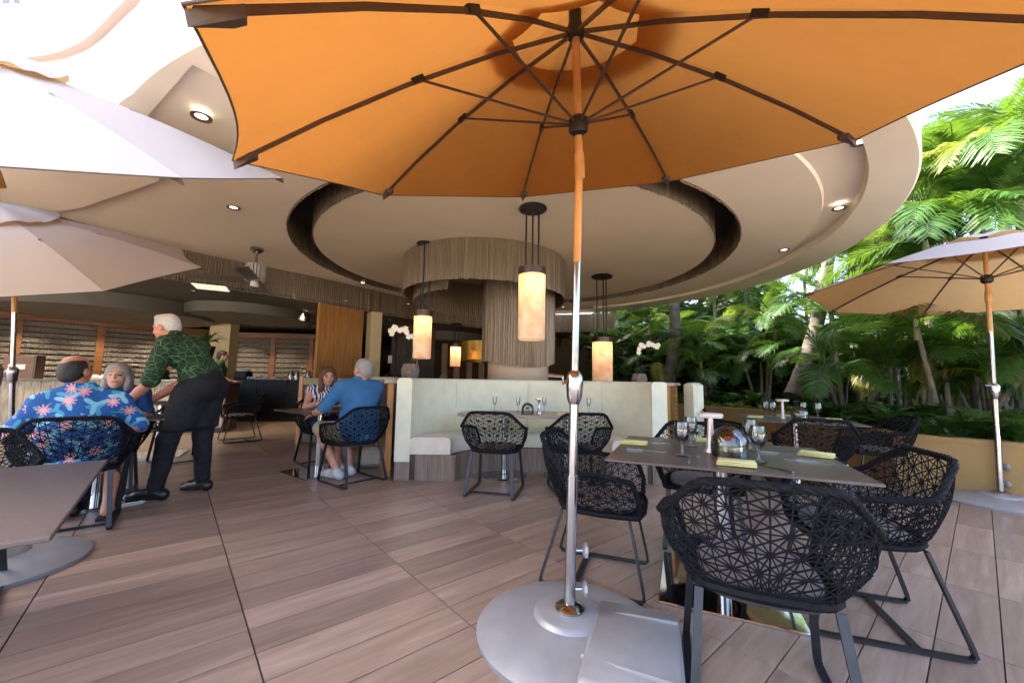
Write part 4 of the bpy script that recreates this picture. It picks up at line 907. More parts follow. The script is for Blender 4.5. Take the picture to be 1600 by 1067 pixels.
# taller palms above
for k, (px, d, h, ln) in enumerate(((1385, 9.2, 4.3, (.3, 0)), (1480, 8.0, 4.6, (-.3, .2)), (1545, 6.6, 3.7, (.1, .1)), (1600, 7.6, 4.9, (.3, 0)), (1450, 6.7, 3.1, (.15, 0)), (1300, 11.5, 4.9, (.2, 0)), (1520, 10.5, 6.0, (0, 0)), (1640, 6.0, 4.2, (-.2, 0)), (1210, 13, 4.4, (0, 0)), (1120, 14.5, 4.2, (0, 0)), (1400, 12.5, 6.2, (.2, 0)), (1590, 9.8, 6.8, (0, 0)), (1470, 9.4, 5.6, (0, 0)), (1550, 8.6, 5.2, (0, 0)), (1440, 11.6, 7.0, (0, 0)), (1490, 12.5, 8.0, (0, 0)), (1560, 12.0, 8.4, (0, 0)), (1620, 10.8, 7.4, (0, 0)), (1360, 13.5, 6.4, (0, 0)), (1265, 13.8, 5.6, (0, 0)), (1520, 7.4, 4.4, (0, 0)), (1420, 8.2, 3.9, (0, 0)), (1590, 6.2, 3.3, (0, 0)), (1170, 14.2, 5.2, (0, 0)), (1340, 10.0, 3.8, (0, 0)))):
    x, y = behind(px, d); palm(x, y, [(0, 0, h)], 'tall slender palm with a crown of long fronds above the garden bed', 'tall palms in the garden bed', rr, rr.uniform(.95, 1.2), 13, ln, .06)
# two thick grey leaning trunks
def bigtrunk(p0, p1, r, label):
    p0, p1 = Vector(p0), Vector(p1); o = thing('leaning_tree', label, 'tree', p0); m = MB(); n = 14; pts = []
    for i in range(n+1):
        f = i/n; pts.append((p1-p0)*f+Vector((.10*math.sin(f*5), 0, 0)))
    m.tube(pts, [r*(1.25-.55*i/n)*(1+.04*(-1)**i) for i in range(n+1)], 12); m.build('trunk', mat('grey_bark', (.12, .105, .085), .9, 0, .4, 6, .9, 25), o, True)
    for i in range(12):
        f = mkobj('frond', FR[i % 3], o); f.location = pts[-1]; f.rotation_euler = (0, -R(rr.uniform(-10, 60)), i*2.4); f.scale = (1.25,)*3
bigtrunk(ony(1238, 608, 8.9)-Vector((0, 0, .15)), ony(1318, 330, 9.6), .14, 'thick grey palm trunk leaning towards the upright umbrella')
bigtrunk(ony(1040, 600, 11.5)-Vector((0, 0, .15)), ony(1062, 425, 12.0), .17, 'thick dark upright palm trunk near the booth end')
# shrubs and ground cover along the walls
def shrub_mesh(seed, n, sc, mt, els):
    r_ = random.Random(seed); m = MB()
    for i in range(n):
        q = SF[i % 2]; M3 = Matrix.Rotation(i*2.4+r_.random(), 3, 'Z') @ Matrix.Rotation(-R(r_.uniform(*els)), 3, 'Y'); s_ = sc*r_.uniform(.75, 1.15); o0 = Vector((r_.uniform(-.06, .06), r_.uniform(-.06, .06), 0)); m.add([o0+M3 @ (Vector(v)*s_) for v in q.v], q.f)
    return m.me('foliage', mt)
SH = [shrub_mesh(1, 14, 1.0, M_SHRUB, (0, 60)), shrub_mesh(2, 12, 1.15, M_SHRUB, (10, 70)), shrub_mesh(3, 16, .8, M_PALM, (-10, 55)), shrub_mesh(4, 18, .5, M_GCOVER, (-5, 60))]
def shrub(x, y, k, s_, label, grp):
    o = mkobj('shrub', SH[k]); o.location = (x, y, .48); o.rotation_euler = (0, 0, rr.uniform(0, 6)); o.scale = (s_,)*3; tag(o, label, 'shrub', grp)
def along(a, b, n, off0, off1):
    a, b = Vector((*a, 0)), Vector((*b, 0)); d = (b-a).normalized(); nn = Vector((-d.y, d.x, 0))
    if nn.dot(Vector((1, .6, 0))) < 0: nn = -nn
    return [a.lerp(b, (i+rr.random())/n)+nn*rr.uniform(off0, off1) for i in range(n)]
for p in along(WALL[0], WALL[1], 26, .28, .75): shrub(p.x, p.y, 3, rr.uniform(.8, 1.2), 'low yellow-green ground cover plant along the far planter wall', 'ground cover plants')
for p in along(WALL[0], WALL[1], 14, .7, 1.8): shrub(p.x, p.y, rr.randrange(3), rr.uniform(.7, 1.1), 'dark green feathery shrub in the shaded bed beyond the booth', 'shrubs in the far bed')
for p in along(WALL[1], WALL[2], 16, .35, .7)+along(WALL[1], WALL[2], 14, .8, 1.8): shrub(p.x, p.y, rr.randrange(3), rr.uniform(.6, .95), 'glossy dark shrub behind the far laid table', 'shrubs behind the far laid table')
for p in along(WALL[2], WALL[4], 16, .35, .6)+along(WALL[2], WALL[4], 18, .7, 1.9): shrub(p.x, p.y, rr.randrange(3), rr.uniform(.6, .95), 'glossy feathery shrub behind the upright umbrella', 'shrubs behind the upright umbrella')
# far leaf mass
N = 100000; vs = np.empty((N*4, 3)); r2 = np.random.default_rng(3)
d = r2.uniform(11.8, 22, N); px = r2.uniform(930, 1900, N); zz = .3+(9.0-1.2*(px < 1330))*r2.random(N)**1.2*(.75+.5*np.sin(px*.021)*np.sin(px*.0073+1)); near = d < 15.5; zz = np.where(near, .3+2.3*r2.random(N), zz); c = np.stack([(px-800)/FPX*d, d, zz], 1)
cl = r2.normal(size=(N, 3)); cl /= np.linalg.norm(cl, axis=1)[:, None]; t = np.cross(cl, [0, 0, 1.]); t /= np.linalg.norm(t, axis=1)[:, None]+1e-6; L = r2.uniform(.2, .5, N)[:, None]; t[:, 2] -= .4
b = np.cross(cl, t)*.05
vs[0::4] = c-t*L; vs[1::4] = c+b; vs[2::4] = c+t*L; vs[3::4] = c-b
me = bpy.data.meshes.new('far_leaf_mass'); me.from_pydata(vs.tolist(), [], [(4*i, 4*i+1, 4*i+2, 4*i+3) for i in range(N)]); me.materials.append(M_SHRUB)
tag(mkobj('far_foliage', me), 'dense dark mass of distant tropical foliage at the back of the garden', 'foliage', kind='stuff')
o = thing('potted_bromeliad', 'dark spiky potted plant hanging behind the waiter', 'plant', ony(322, 535, 6.6)); MB().lathe([(.001, -.3), (.1, -.3), (.14, -.06), (.12, -.06), (.001, -.08)], 16).build('pot', M_BLACK, o, True)
m = MB()
for i in range(26):
    a = i*2.4; e = .2+1.1*((i*7) % 26)/26; d_ = Vector((math.cos(a)*math.cos(e), math.sin(a)*math.cos(e), math.sin(e))); s_ = Vector((-d_.y, d_.x, 0))*.03; m.add([-s_, s_, d_*.2+s_*.7+Vector((0, 0, -.01)), d_*.2-s_*.7, d_*.36+Vector((0, 0, -.1))], [(0, 1, 2, 3), (3, 2, 4)])
m.build('foliage', M_SHRUB, o); MB().tube([(0, 0, -o.location.z), (0, 0, -.3)], .03).build('stand', M_BLACK, o)
# ============================================================ PEOPLE (implicit surfaces turned into one continuous mesh each)
def sdf_mesh(prims, vox=.009, k=.018, subs=(), fold=0., fseed=0):
    lo = np.array([1e9]*3); hi = -lo
    for p in prims:
        if p[0] == 'c': pts = np.array([p[1], p[2]]); r = max(p[3], p[4])
        else: pts = np.array([p[1]]); r = max(p[2])
        lo = np.minimum(lo, pts.min(0)-r); hi = np.maximum(hi, pts.max(0)+r)
    lo = lo-3*vox-k; hi = hi+3*vox+k; n = np.ceil((hi-lo)/vox).astype(int)+1
    D = np.full(n, .2, np.float32); ax = [lo[i]+vox*np.arange(n[i]) for i in range(3)]
    def ev(p, sl):
        X, Yg, Zg = np.meshgrid(ax[0][sl[0]], ax[1][sl[1]], ax[2][sl[2]], indexing='ij'); q = np.stack([X, Yg, Zg], -1)
        if p[0] == 'c':
            a, b = np.array(p[1], float), np.array(p[2], float); ba = b-a; h = np.clip(((q-a)@ba)/max(ba@ba, 1e-9), 0, 1)
            return np.linalg.norm(q-a-h[..., None]*ba, axis=-1)-(p[3]+(p[4]-p[3])*h)
        r = np.array(p[2], float); w = q-np.array(p[1], float)
        if len(p) > 3: w = w@np.array(p[3])
        k0 = np.linalg.norm(w/r, axis=-1); k1 = np.linalg.norm(w/r**2, axis=-1)+1e-6; return k0*(k0-1)/k1
    def box(p, m):
        if p[0] == 'c': pts = np.array([p[1], p[2]]); r = max(p[3], p[4])
        else: pts = np.array([p[1]]); r = max(p[2])
        a = np.floor((pts.min(0)-r-m-lo)/vox).astype(int); b = np.ceil((pts.max(0)+r+m-lo)/vox).astype(int)+1
        return tuple(slice(max(0, a[i]), max(0, min(n[i], b[i]))) for i in range(3))
    for p in prims:
        sl = box(p, .07); d = ev(p, sl); g = D[sl]; kk = min(k, .35*(p[4] if p[0] == 'c' else min(p[2]))) if (p[0] == 'c' and max(p[3], p[4]) < .014) else k
        h = np.maximum(kk-np.abs(g-d), 0)/kk; D[sl] = np.minimum(g, d)-h*h*kk*.25
    for p in subs:
        sl = box(p, .07); D[sl] = np.maximum(D[sl], -ev(p, sl))
    ins = D < 0; c = ins[:-1, :-1, :-1].astype(np.int8)
    cnt = sum(ins[i:n[0]-1+i, j:n[1]-1+j, l:n[2]-1+l].astype(np.int8) for i in(0, 1) for j in(0, 1) for l in(0, 1))
    act = (cnt > 0) & (cnt < 8); idx = np.full(act.shape, -1, np.int64); A = np.argwhere(act); idx[act] = np.arange(len(A))
    acc = np.zeros((len(A), 3)); num = np.zeros(len(A))
    cor = [(i, j, l) for i in(0, 1) for j in(0, 1) for l in(0, 1)]
    for x in range(8):
        for y in range(x+1, 8):
            a, b = np.array(cor[x]), np.array(cor[y])
            if np.abs(a-b).sum() != 1: continue
            va = D[tuple((A+a).T)]; vb = D[tuple((A+b).T)]; m = (va < 0) != (vb < 0); t = va/np.where(m, va-vb, 1)
            acc[m] += (a+(b-a)*t[:, None])[m]; num[m] += 1
    V = lo+vox*(A+acc/num[:, None]); Fs = []
    for axn in range(3):
        s1 = [slice(None)]*3; s2 = [slice(None)]*3; s1[axn] = slice(0, -1); s2[axn] = slice(1, None)
        a, b = ins[tuple(s1)], ins[tuple(s2)]; E_ = np.argwhere(a != b); fl = a[tuple(E_.T)]
        u, v = (axn+1) % 3, (axn+2) % 3
        ok = (E_[:, u] > 0) & (E_[:, v] > 0) & (E_[:, u] < n[u]-1) & (E_[:, v] < n[v]-1); E_ = E_[ok]; fl = fl[ok]
        q = []
        for du, dv in((-1, -1), (0, -1), (0, 0), (-1, 0)):
            e = E_.copy(); e[:, u] += du; e[:, v] += dv; q.append(idx[tuple(e.T)])
        q = np.stack(q, 1); q[~fl] = q[~fl][:, ::-1]; Fs.append(q)
    Fq = np.concatenate(Fs)
    for _ in range(2):   # light smoothing
        s_ = np.zeros_like(V); w_ = np.zeros(len(V))
        for i in range(4):
            np.add.at(s_, Fq[:, i], V[Fq[:, (i+1) % 4]]); np.add.at(w_, Fq[:, i], 1); np.add.at(s_, Fq[:, i], V[Fq[:, i-1]]); np.add.at(w_, Fq[:, i], 1)
        V = V*.5+.5*s_/w_[:, None]
    if fold:
        N_ = np.zeros_like(V); fn = np.cross(V[Fq[:, 2]]-V[Fq[:, 0]], V[Fq[:, 3]]-V[Fq[:, 1]])
        for i in range(4): np.add.at(N_, Fq[:, i], fn)
        N_ /= np.linalg.norm(N_, axis=1)[:, None]+1e-9; r_ = np.random.default_rng(fseed); dsp = np.zeros(len(V))
        for f, am in((9, 1.), (17, .8), (31, .5), (55, .25)):
            for _ in range(3):
                kx = r_.normal(size=3); kx[2] *= 1.3; kx /= np.linalg.norm(kx); dsp += am*np.sin(V@kx*f*2+r_.uniform(0, 6)+1.3*np.sin(V@r_.normal(size=3)*6))
        V = V+N_*(dsp*fold/3)[:, None]
    return V, Fq
def np_obj(name, V, Fq, mats, parent, mi=None):
    me = bpy.data.meshes.new(name); me.vertices.add(len(V)); me.vertices.foreach_set('co', V.astype(np.float32).ravel()); me.loops.add(len(Fq)*4); me.loops.foreach_set('vertex_index', Fq.astype(np.int32).ravel())
    me.polygons.add(len(Fq)); me.polygons.foreach_set('loop_start', np.arange(0, len(Fq)*4, 4, dtype=np.int32)); me.polygons.foreach_set('loop_total', np.full(len(Fq), 4, np.int32))
    for m in mats: me.materials.append(m)
    me.update(calc_edges=True); me.validate()
    if mi is not None: me.polygons.foreach_set('material_index', mi.astype(np.int32))
    me.shade_smooth(); return mkobj(name, me, parent)
def skin(name, col):
    if name in _M: return _M[name]
    t = NT(name); c = t.coord('Object'); n = t.noise(c, 22, 4); n2 = t.noise(c, 90, 3)
    cc = t.ramp(n, [(.3, tuple(x*y for x, y in zip(col, (.85, .76, .72)))), (.7, tuple(min(1, x*1.08) for x in col))])
    t.set(Base_Color=cc, Roughness=.45, Subsurface_Weight=.12, Subsurface_Scale=.02); t.p.inputs['Subsurface Radius'].default_value = (1, .35, .2); t.bump(n2, .12, .003); _M[name] = t.m; return t.m
def cloth(name, col, rough=.85): return mat('cloth_'+name, col, rough, 0, .1, 12, .25, 600)
def v3(*a): return np.array(a, float)
def hframe(face, up=(0, 0, 1)):
    y = v3(*face); y /= np.linalg.norm(y); x = np.cross(y, v3(*up)); x /= np.linalg.norm(x); z = np.cross(x, y); return np.stack([x, y, z], 1)   # columns
def hand_prims(w, d, nrm, thumb, s=1., curl=.25, spread=.12):
    """palm and five fingers; w wrist, d pointing direction, nrm back-of-hand normal, thumb = +1/-1 side along d x nrm"""
    d = v3(*d); d /= np.linalg.norm(d); nrm = v3(*nrm); nrm -= d*(nrm@d); nrm /= np.linalg.norm(nrm); sd = np.cross(d, nrm)*thumb; out = []
    Mx = np.stack([d, sd, nrm], 1); out.append(('e', w+d*.048*s, (.052*s, .042*s, .016*s), Mx)); out.append(('c', w-d*.02*s, w+d*.03*s, .026*s, .027*s))
    for i, (o, L) in enumerate(((.030, .070), (.010, .080), (-.010, .075), (-.029, .058))):
        a = w+d*.085*s+sd*o*s; dd = d+sd*spread*(o/.03); dd /= np.linalg.norm(dd); m_ = a+dd*L*.5*s-nrm*curl*.3*L*s; e = m_+(dd-nrm*curl*1.6)/np.linalg.norm(dd-nrm*curl*1.6)*L*.5*s
        out += [('c', a, m_, .0098*s, .0092*s), ('c', m_, e, .0092*s, .0078*s)]
    a = w+d*.03*s+sd*.034*s; m_ = a+(d*.55+sd*.8)*.036*s; e = m_+(d*.85+sd*.35-nrm*curl)*.032*s; out += [('c', a, m_, .0125*s, .011*s), ('c', m_, e, .011*s, .009*s)]
    return out
def person(name_label, loc, rz, J, sc=1., skin_c=(.55, .3, .2), hair=None, hair_col=(.5, .5, .5), hair_sub=(), shirt=None, shirt_inf=.016, trousers=None, shoes=None, extra=None, glabel=None, vox=.0085, fem=False, brow=(.2, .15, .12), girth=1.0, sleeve=.55, bare_leg=0., nohead=False):
    o = thing('person', name_label, 'person', loc, rz, glabel); o.scale = (sc,)*3
    g = girth; P = {k: v3(*v) for k, v in J.items() if k not in('face', 'hands')}
    Hd = P['head']; HM = hframe(J['face'], J.get('headup', (0, 0, 1)))
    def hp(x, y, z): return Hd+HM@v3(x, y, z)
    pr_ = [('e', hp(0, -.012, .035), (.075, .094, .086), HM), ('e', hp(0, .022, -.03), (.062, .070, .085), HM), ('e', hp(0, .055, -.088), (.034, .03, .026), HM), ('e', hp(0, .07, .024), (.05, .022, .012), HM),
           ('c', hp(0, .088, .012), hp(0, .106, -.022), .008, .0135), ('e', hp(.077, -.006, -.012), (.010, .022, .032), HM), ('e', hp(-.077, -.006, -.012), (.010, .022, .032), HM),
           ('e', hp(0, .087, -.056), (.024, .011, .009), HM), ('e', hp(.035, .062, -.025), (.024, .022, .024), HM), ('e', hp(-.035, .062, -.025), (.024, .022, .024), HM), ('c', P['neck'], hp(0, -.02, -.06), .060*(.86 if fem else 1), .054*(.86 if fem else 1))]
    tor = [('c', P['pelvis']+v3(-.06, 0, 0), P['pelvis']+v3(.06, 0, 0), .115*g, .115*g), ('c', P['pelvis'], P['belly'], .12*g, .125*g), ('c', P['belly']+v3(-.05, 0, 0), P['belly']+v3(.05, 0, 0), .115*g, .115*g), ('c', P['belly'], P['chest'], .122*g, .125)]
    ch = P['chest']; sl, sr = P['shL'], P['shR']
    tor += [('c', ch+(sl-ch)*.42-v3(0, 0, .05), ch+(sr-ch)*.42-v3(0, 0, .05), .108, .108), ('c', sl*.86+ch*.14, sr*.86+ch*.14, .062, .062), ('c', P['neck'], (sl+sr)/2, .062, .08), ('c', P['neck']-v3(0, 0, .02), sl, .052, .056), ('c', P['neck']-v3(0, 0, .02), sr, .052, .056)]
    arms = []; slv = []
    for s_ in 'LR':
        a, b, c = P['sh'+s_], P['el'+s_], P['wr'+s_]; k = .86 if fem else 1
        arms += [('c', a, b, .052*k, .042*k), ('c', b, b+(c-b)*.35, .042*k, .041*k), ('c', b+(c-b)*.35, c, .041*k, .027*k)]
        slv += [('c', a, a+(b-a)*sleeve*2*.55 if sleeve > .6 else a+(b-a)*sleeve, .066*k, .066*k)]
    hands = []
    for s_, (d, n_, th) in J['hands'].items(): hands += hand_prims(P['wr'+s_], d, n_, th, 1.0 if not fem else .9)
    legs = []; feet = []
    if 'knL' in P:
        for s_ in 'LR':
            a, b, c, t = P['hip'+s_], P['kn'+s_], P['an'+s_], P['toe'+s_]
            legs += [('c', a, b, .088*g if g < 1.1 else .095, .058), ('c', b, b+(c-b)*.3, .056, .056), ('c', b+(c-b)*.3, c, .056, .036)]
            hl = c+v3(0, 0, -.045)-(t-c)*v3(1, 1, 0)*.25; feet += [('c', hl, t, .035, .028), ('c', c, hl, .036, .036), ('c', c+v3(0, 0, -.02), t+(c-t)*.4, .034, .03)]
    V, Fq = sdf_mesh(pr_+tor+arms+hands+legs+feet, vox, .016)
    ce = V[Fq].mean(1); q = (ce-Hd)@HM; mi = np.zeros(len(Fq), int); fr = q[:, 1] > .055
    for sx in (-1, 1):
        mi[fr & (((q[:, 0]-sx*.031)/.0145)**2+((q[:, 2]-.004)/.0075)**2 < 1)] = 1
        mi[fr & (((q[:, 0]-sx*.033)/.022)**2+((q[:, 2]-.026)/.0055)**2 < 1)] = 2
    mi[fr & ((q[:, 0]/.025)**2+((q[:, 2]+.056)/.0095)**2 < 1)] = 3
    sm = skin('skin_%.2f_%.2f' % (skin_c[0], skin_c[1]), skin_c)
    np_obj('body', V, Fq, [sm, mat('eye_dark', (.06, .045, .04), .2), mat('brow_%.2f' % brow[0], brow, .9), mat('lips_%.2f' % skin_c[0], (skin_c[0]*.8, skin_c[1]*.5, skin_c[2]*.5), .4)], o, mi)
    I = shirt_inf
    def inf(pl, i): return [(p[0], p[1], p[2], p[3]+i, p[4]+i) if p[0] == 'c' else (p[0], p[1], tuple(np.array(p[2])+i), *p[3:]) for p in pl]
    if shirt is not None:
        sp_ = inf([p for p in tor if not (p[0] == 'c' and p is tor[6])], I)+([] if sleeve < .05 else slv)
        V, Fq = sdf_mesh(sp_, vox, .03, subs=[('c', P['neck']+v3(0, 0, .03), P['neck']+v3(0, .05, .16), .068, .075)], fold=.0035, fseed=len(name_label)); so = np_obj('shirt', V, Fq, [shirt], o)
        V, Fq = sdf_mesh([('c', P['neck']+v3(-.035, -.012, .028), P['neck']+v3(.035, -.012, .028), .052, .052), ('c', P['neck']+v3(0, .03, .018), P['neck']+v3(0, .03, .019), .05, .05)], vox*.8, .02, subs=[('c', P['neck']-v3(0, 0, .03), hp(0, -.01, -.02), .056, .056), ('e', P['neck']+v3(0, .01, .09), (.1, .1, .045))]); np_obj('collar', V, Fq, [shirt], so)
    if trousers is not None:
        tm, full = trousers; tl = []
        for s_ in 'LR':
            a, b, c = P['hip'+s_], P['kn'+s_], P['an'+s_]; tl.append(('c', a, b if full else a+(b-a)*.93, .105*min(g, 1.1), .076 if full else .085))
            if full: tl += [('c', b, c+v3(0, 0, .015), .075, .062)]
        V, Fq = sdf_mesh(inf(tor[:2], .017)+tl, vox, .03, fold=.004, fseed=3); np_obj('trousers', V, Fq, [tm], o)
    if shoes is not None:
        for s_ in 'LR':
            c, t = P['an'+s_], P['toe'+s_]; hl = c+v3(0, 0, -.05)-(t-c)*v3(1, 1, 0)*.28
            V, Fq = sdf_mesh([('c', hl, t, .043, .036), ('c', c+v3(0, 0, -.01), hl, .043, .044), ('c', c+v3(0, 0, -.03), t+(c-t)*.35, .045, .036)], vox*.8, .02); zf = min(hl[2], t[2])-.036; V[:, 2] = np.maximum(V[:, 2], zf); np_obj('shoe', V, Fq, [shoes], o)
    if hair is not None:
        hp_ = [('e', hp(*c), r, HM) for c, r in hair]; V, Fq = sdf_mesh(hp_, vox*.8, .02, subs=[('e', hp(*c), r, HM) for c, r in hair_sub], fold=.0035, fseed=9)
        t = 'hair_%.2f_%.2f' % (hair_col[0], hair_col[2])
        if t not in _M:
            q_ = NT(t); c_ = q_.coord('Object'); n1 = q_.noise(q_.mapping(c_, sc=(1, 1, .25)), 160, 4, .7); q_.set(Base_Color=q_.ramp(n1, [(.3, tuple(x*.55 for x in hair_col)), (.7, hair_col)]), Roughness=.5); q_.bump(n1, .9, .006); _M[t] = q_.m
        np_obj('hair', V, Fq, [_M[t]], o)
    return o
# patterned cloth
def floral_mat():
    t = NT('blue_floral_cloth'); c = t.coord('Object'); base = t.mix(t.noise(c, 9, 3), (.006, .06, .25), (.012, .13, .4))
    def star(scale, off, n, r0, pw, sq=1.):
        v = t.N('TexVoronoi'); cc = t.mapping(c, loc=off, sc=(1, .45, 1)); t.L(cc, v.inputs['Vector']); v.inputs['Scale'].default_value = scale; v.inputs['Randomness'].default_value = .75
        d = t.vmath('SUBTRACT', cc, v.outputs['Position']); s = t.N('SeparateXYZ'); t.L(d, s.inputs[0]); ang = t.math('ARCTAN2', s.outputs[2], s.outputs[0]); rad = t.math('SQRT', t.math('ADD', t.math('POWER', s.outputs[0], 2.), t.math('POWER', t.math('MULTIPLY', s.outputs[2], sq), 2.)))
        pet = t.math('POWER', t.math('ABSOLUTE', t.math('COSINE', t.math('MULTIPLY_ADD', ang, n/2, t.math('MULTIPLY', v.outputs['Color'], 6.)))), pw)
        return t.math('LESS_THAN', rad, t.math('MULTIPLY_ADD', pet, r0*.75, r0*.25)), rad
    l1, _ = star(7.5, (0, 0, 0), 3, .062, 5.); l2, _ = star(6.5, (.3, .1, .2), 3, .075, 6.); f1, rad = star(6.5, (.55, .2, .4), 9, .042, 1.2)
    col = t.mix(l1, base, (.06, .32, .5)); col = t.mix(l2, col, (.2, .5, .62)); col = t.mix(f1, col, t.mix(t.math('MULTIPLY', rad, 16.), (.75, .42, .42), (.55, .14, .26)))
    t.set(Base_Color=col, Roughness=.8); t.bump(t.noise(c, 400, 2), .2, .002); return t.m
def leafy_mat(name, base, line, sc):
    t = NT(name); c = t.coord('Object'); v = t.N('TexVoronoi', feature='DISTANCE_TO_EDGE'); cc = t.mapping(c, sc=(1, .8, 1)); t.L(cc, v.inputs['Vector']); v.inputs['Scale'].default_value = sc
    v2 = t.N('TexVoronoi'); t.L(cc, v2.inputs['Vector']); v2.inputs['Scale'].default_value = sc
    d = t.vmath('SUBTRACT', cc, v2.outputs['Position']); s = t.N('SeparateXYZ'); t.L(d, s.inputs[0]); ang = t.math('ARCTAN2', s.outputs[2], t.math('ADD', s.outputs[0], s.outputs[1]))
    rays = t.math('LESS_THAN', t.math('ABSOLUTE', t.math('SINE', t.math('MULTIPLY_ADD', ang, 4., t.math('MULTIPLY', v2.outputs['Color'], 5.)))), .24)
    e = t.math('LESS_THAN', v.outputs[0], .035); f = t.math('MAXIMUM', e, t.math('MULTIPLY', rays, .8)); nz = t.noise(c, 14, 3)
    t.set(Base_Color=t.mix(t.math('MULTIPLY', f, t.math('MULTIPLY_ADD', nz, .8, .35)), base, line), Roughness=.8); return t.m
def zebra_mat():
    t = NT('navy_white_print'); c = t.coord('Object'); wv = t.N('TexWave'); t.L(c, wv.inputs[0]); wv.inputs['Scale'].default_value = 9; wv.inputs['Distortion'].default_value = 9; wv.inputs['Detail'].default_value = 2
    t.set(Base_Color=t.ramp(wv.outputs[0], [(.45, (.012, .02, .08)), (.55, (.7, .72, .78))]), Roughness=.7); return t.m
HANDUP = (0, 0, 1)
# --- bald man in floral shirt, seated with his back to the terrace
J = dict(pelvis=(0, -.06, .53), belly=(0, -.06, .66), chest=(0, -.03, .86), neck=(-.02, .0, 1.0), head=(-.06, .03, 1.14), face=(.55, .82, .05), shL=(-.205, -.03, .90), shR=(.20, -.03, .90), elL=(-.33, .02, .70), elR=(.335, .05, .70), wrL=(-.2, .30, .74), wrR=(.2, .30, .755),
         hipL=(-.1, -.02, .51), hipR=(.1, -.02, .51), knL=(-.16, .42, .51), knR=(.18, .40, .51), anL=(-.15, .22, .10), anR=(.19, .08, .11), toeL=(-.15, .38, .04), toeR=(.20, .21, .04), hands=dict(L=((.5, .85, -.05), (0, 0, 1), 1), R=((-.5, .85, -.05), (0, 0, 1), -1)))
person('balding man in blue floral shirt seated with his back turned', (-3.27, 3.07, 0), math.atan2(.77, -.64)-PI/2, J, 1.01, (.42, .2, .12), hair=[((0, -.016, .03), (.0785, .0965, .083)), ((0, -.05, -.025), (.068, .06, .066))], hair_col=(.012, .009, .007),
       hair_sub=[((0, .075, .02), (.12, .085, .12)), ((0, .0, .13), (.06, .1, .062)), ((.085, .0, -.015), (.02, .028, .036)), ((-.085, .0, -.015), (.02, .028, .036)), ((0, 0, -.12), (.1, .12, .05))], shirt=floral_mat(), shirt_inf=.026, trousers=(cloth('navy_shorts', (.02, .025, .045)), False), girth=1.3, sleeve=.82, brow=(.06, .04, .03))
for k, (x, y) in enumerate(((-3.42, 3.36), (-3.13, 3.36))):
    pass
# --- grey-haired woman in blue facing him
J = dict(pelvis=(0, -.03, .52), belly=(0, -.03, .65), chest=(0, .0, .83), neck=(0, .01, .95), head=(0, .05, 1.07), face=(.1, .98, .12), shL=(-.17, .0, .915), shR=(.17, .0, .915), elL=(-.24, .1, .70), elR=(.24, .1, .70), wrL=(-.13, .34, .765), wrR=(.13, .34, .765),
         hipL=(-.09, 0, .5), hipR=(.09, 0, .5), knL=(-.11, .4, .5), knR=(.11, .4, .5), anL=(-.1, .4, .09), anR=(.1, .4, .09), toeL=(-.1, .55, .04), toeR=(.1, .55, .04), hands=dict(L=((.6, .8, 0), (0, 0, 1), 1), R=((-.6, .8, 0), (0, 0, 1), -1)))
person('grey-haired woman in a plain blue top seated facing the terrace', (-3.74, 3.80, 0), math.atan2(-.80, .62)-PI/2, J, 1.04, (.6, .36, .27), hair=[((0, -.02, .04), (.092, .105, .09)), ((.075, -.01, -.06), (.035, .06, .08)), ((-.075, -.01, -.06), (.035, .06, .08)), ((0, -.065, -.05), (.08, .05, .09))], hair_col=(.42, .4, .39),
       hair_sub=[((0, .085, -.02), (.062, .075, .085))], shirt=cloth('royal_blue', (.008, .07, .26)), trousers=(cloth('dark_trousers', (.012, .014, .025)), True), shoes=cloth('black_shoe', (.01, .01, .01), .5), fem=True, sleeve=.7, brow=(.3, .25, .22))
# --- waiter leaning on the table
J = dict(pelvis=(0, -.02, .96), belly=(0, .05, 1.08), chest=(0, .16, 1.27), neck=(0, .28, 1.395), head=(0, .385, 1.485), face=(-.05, .95, -.28), shL=(-.205, .21, 1.32), shR=(.205, .21, 1.32), elL=(-.25, .27, .99), elR=(.20, .33, .99), wrL=(-.19, .52, .79), wrR=(.06, .56, .79),
         hipL=(-.095, 0, .93), hipR=(.095, -.03, .93), knL=(-.13, .17, .51), knR=(.12, .06, .51), anL=(-.14, .22, .10), anR=(.14, .04, .11), toeL=(-.16, .42, .036), toeR=(.17, .22, .036), hands=dict(L=((.1, .95, -.16), (0, .15, 1), 1), R=((-.1, .95, -.16), (0, .15, 1), -1)))
WAITER_SHIRT = leafy_mat('black_green_leaf_print', (.006, .012, .008), (.06, .21, .055), 17)
wt = person('white-haired waiter in green leaf-print shirt leaning on the table', (-2.98, 3.88, 0), R(92), J, 1.075, (.56, .26, .17), hair=[((0, -.022, .042), (.083, .098, .086)), ((0, -.065, -.01), (.07, .05, .068)), ((0, .02, .1), (.058, .05, .03))], hair_col=(.78, .77, .75),
            hair_sub=[((0, .095, -.005), (.09, .075, .09)), ((.085, .005, -.02), (.02, .03, .04)), ((-.085, .005, -.02), (.02, .03, .04)), ((0, 0, -.13), (.1, .14, .06))], shirt=WAITER_SHIRT, shirt_inf=.014, trousers=(cloth('black_trousers', (.004, .005, .009)), True), shoes=mat('black_leather_shoe', (.01, .01, .012), .35), girth=.95, sleeve=.85, brow=(.5, .47, .45))
V, Fq = sdf_mesh([('e', (0, .02, .93), (.165, .15, .12)), ('c', (-.075, .06, .9), (-.11, .12, .62), .128, .125), ('c', (.07, .03, .9), (.09, .05, .62), .125, .12)], .011, .06, subs=[('e', (0, -.22, .75), (.4, .18, .4)), ('e', (0, .05, .5), (.5, .5, .09))], fold=.004, fseed=4)
np_obj('waist_apron', V, Fq, [cloth('black_apron', (.006, .007, .011))], wt)
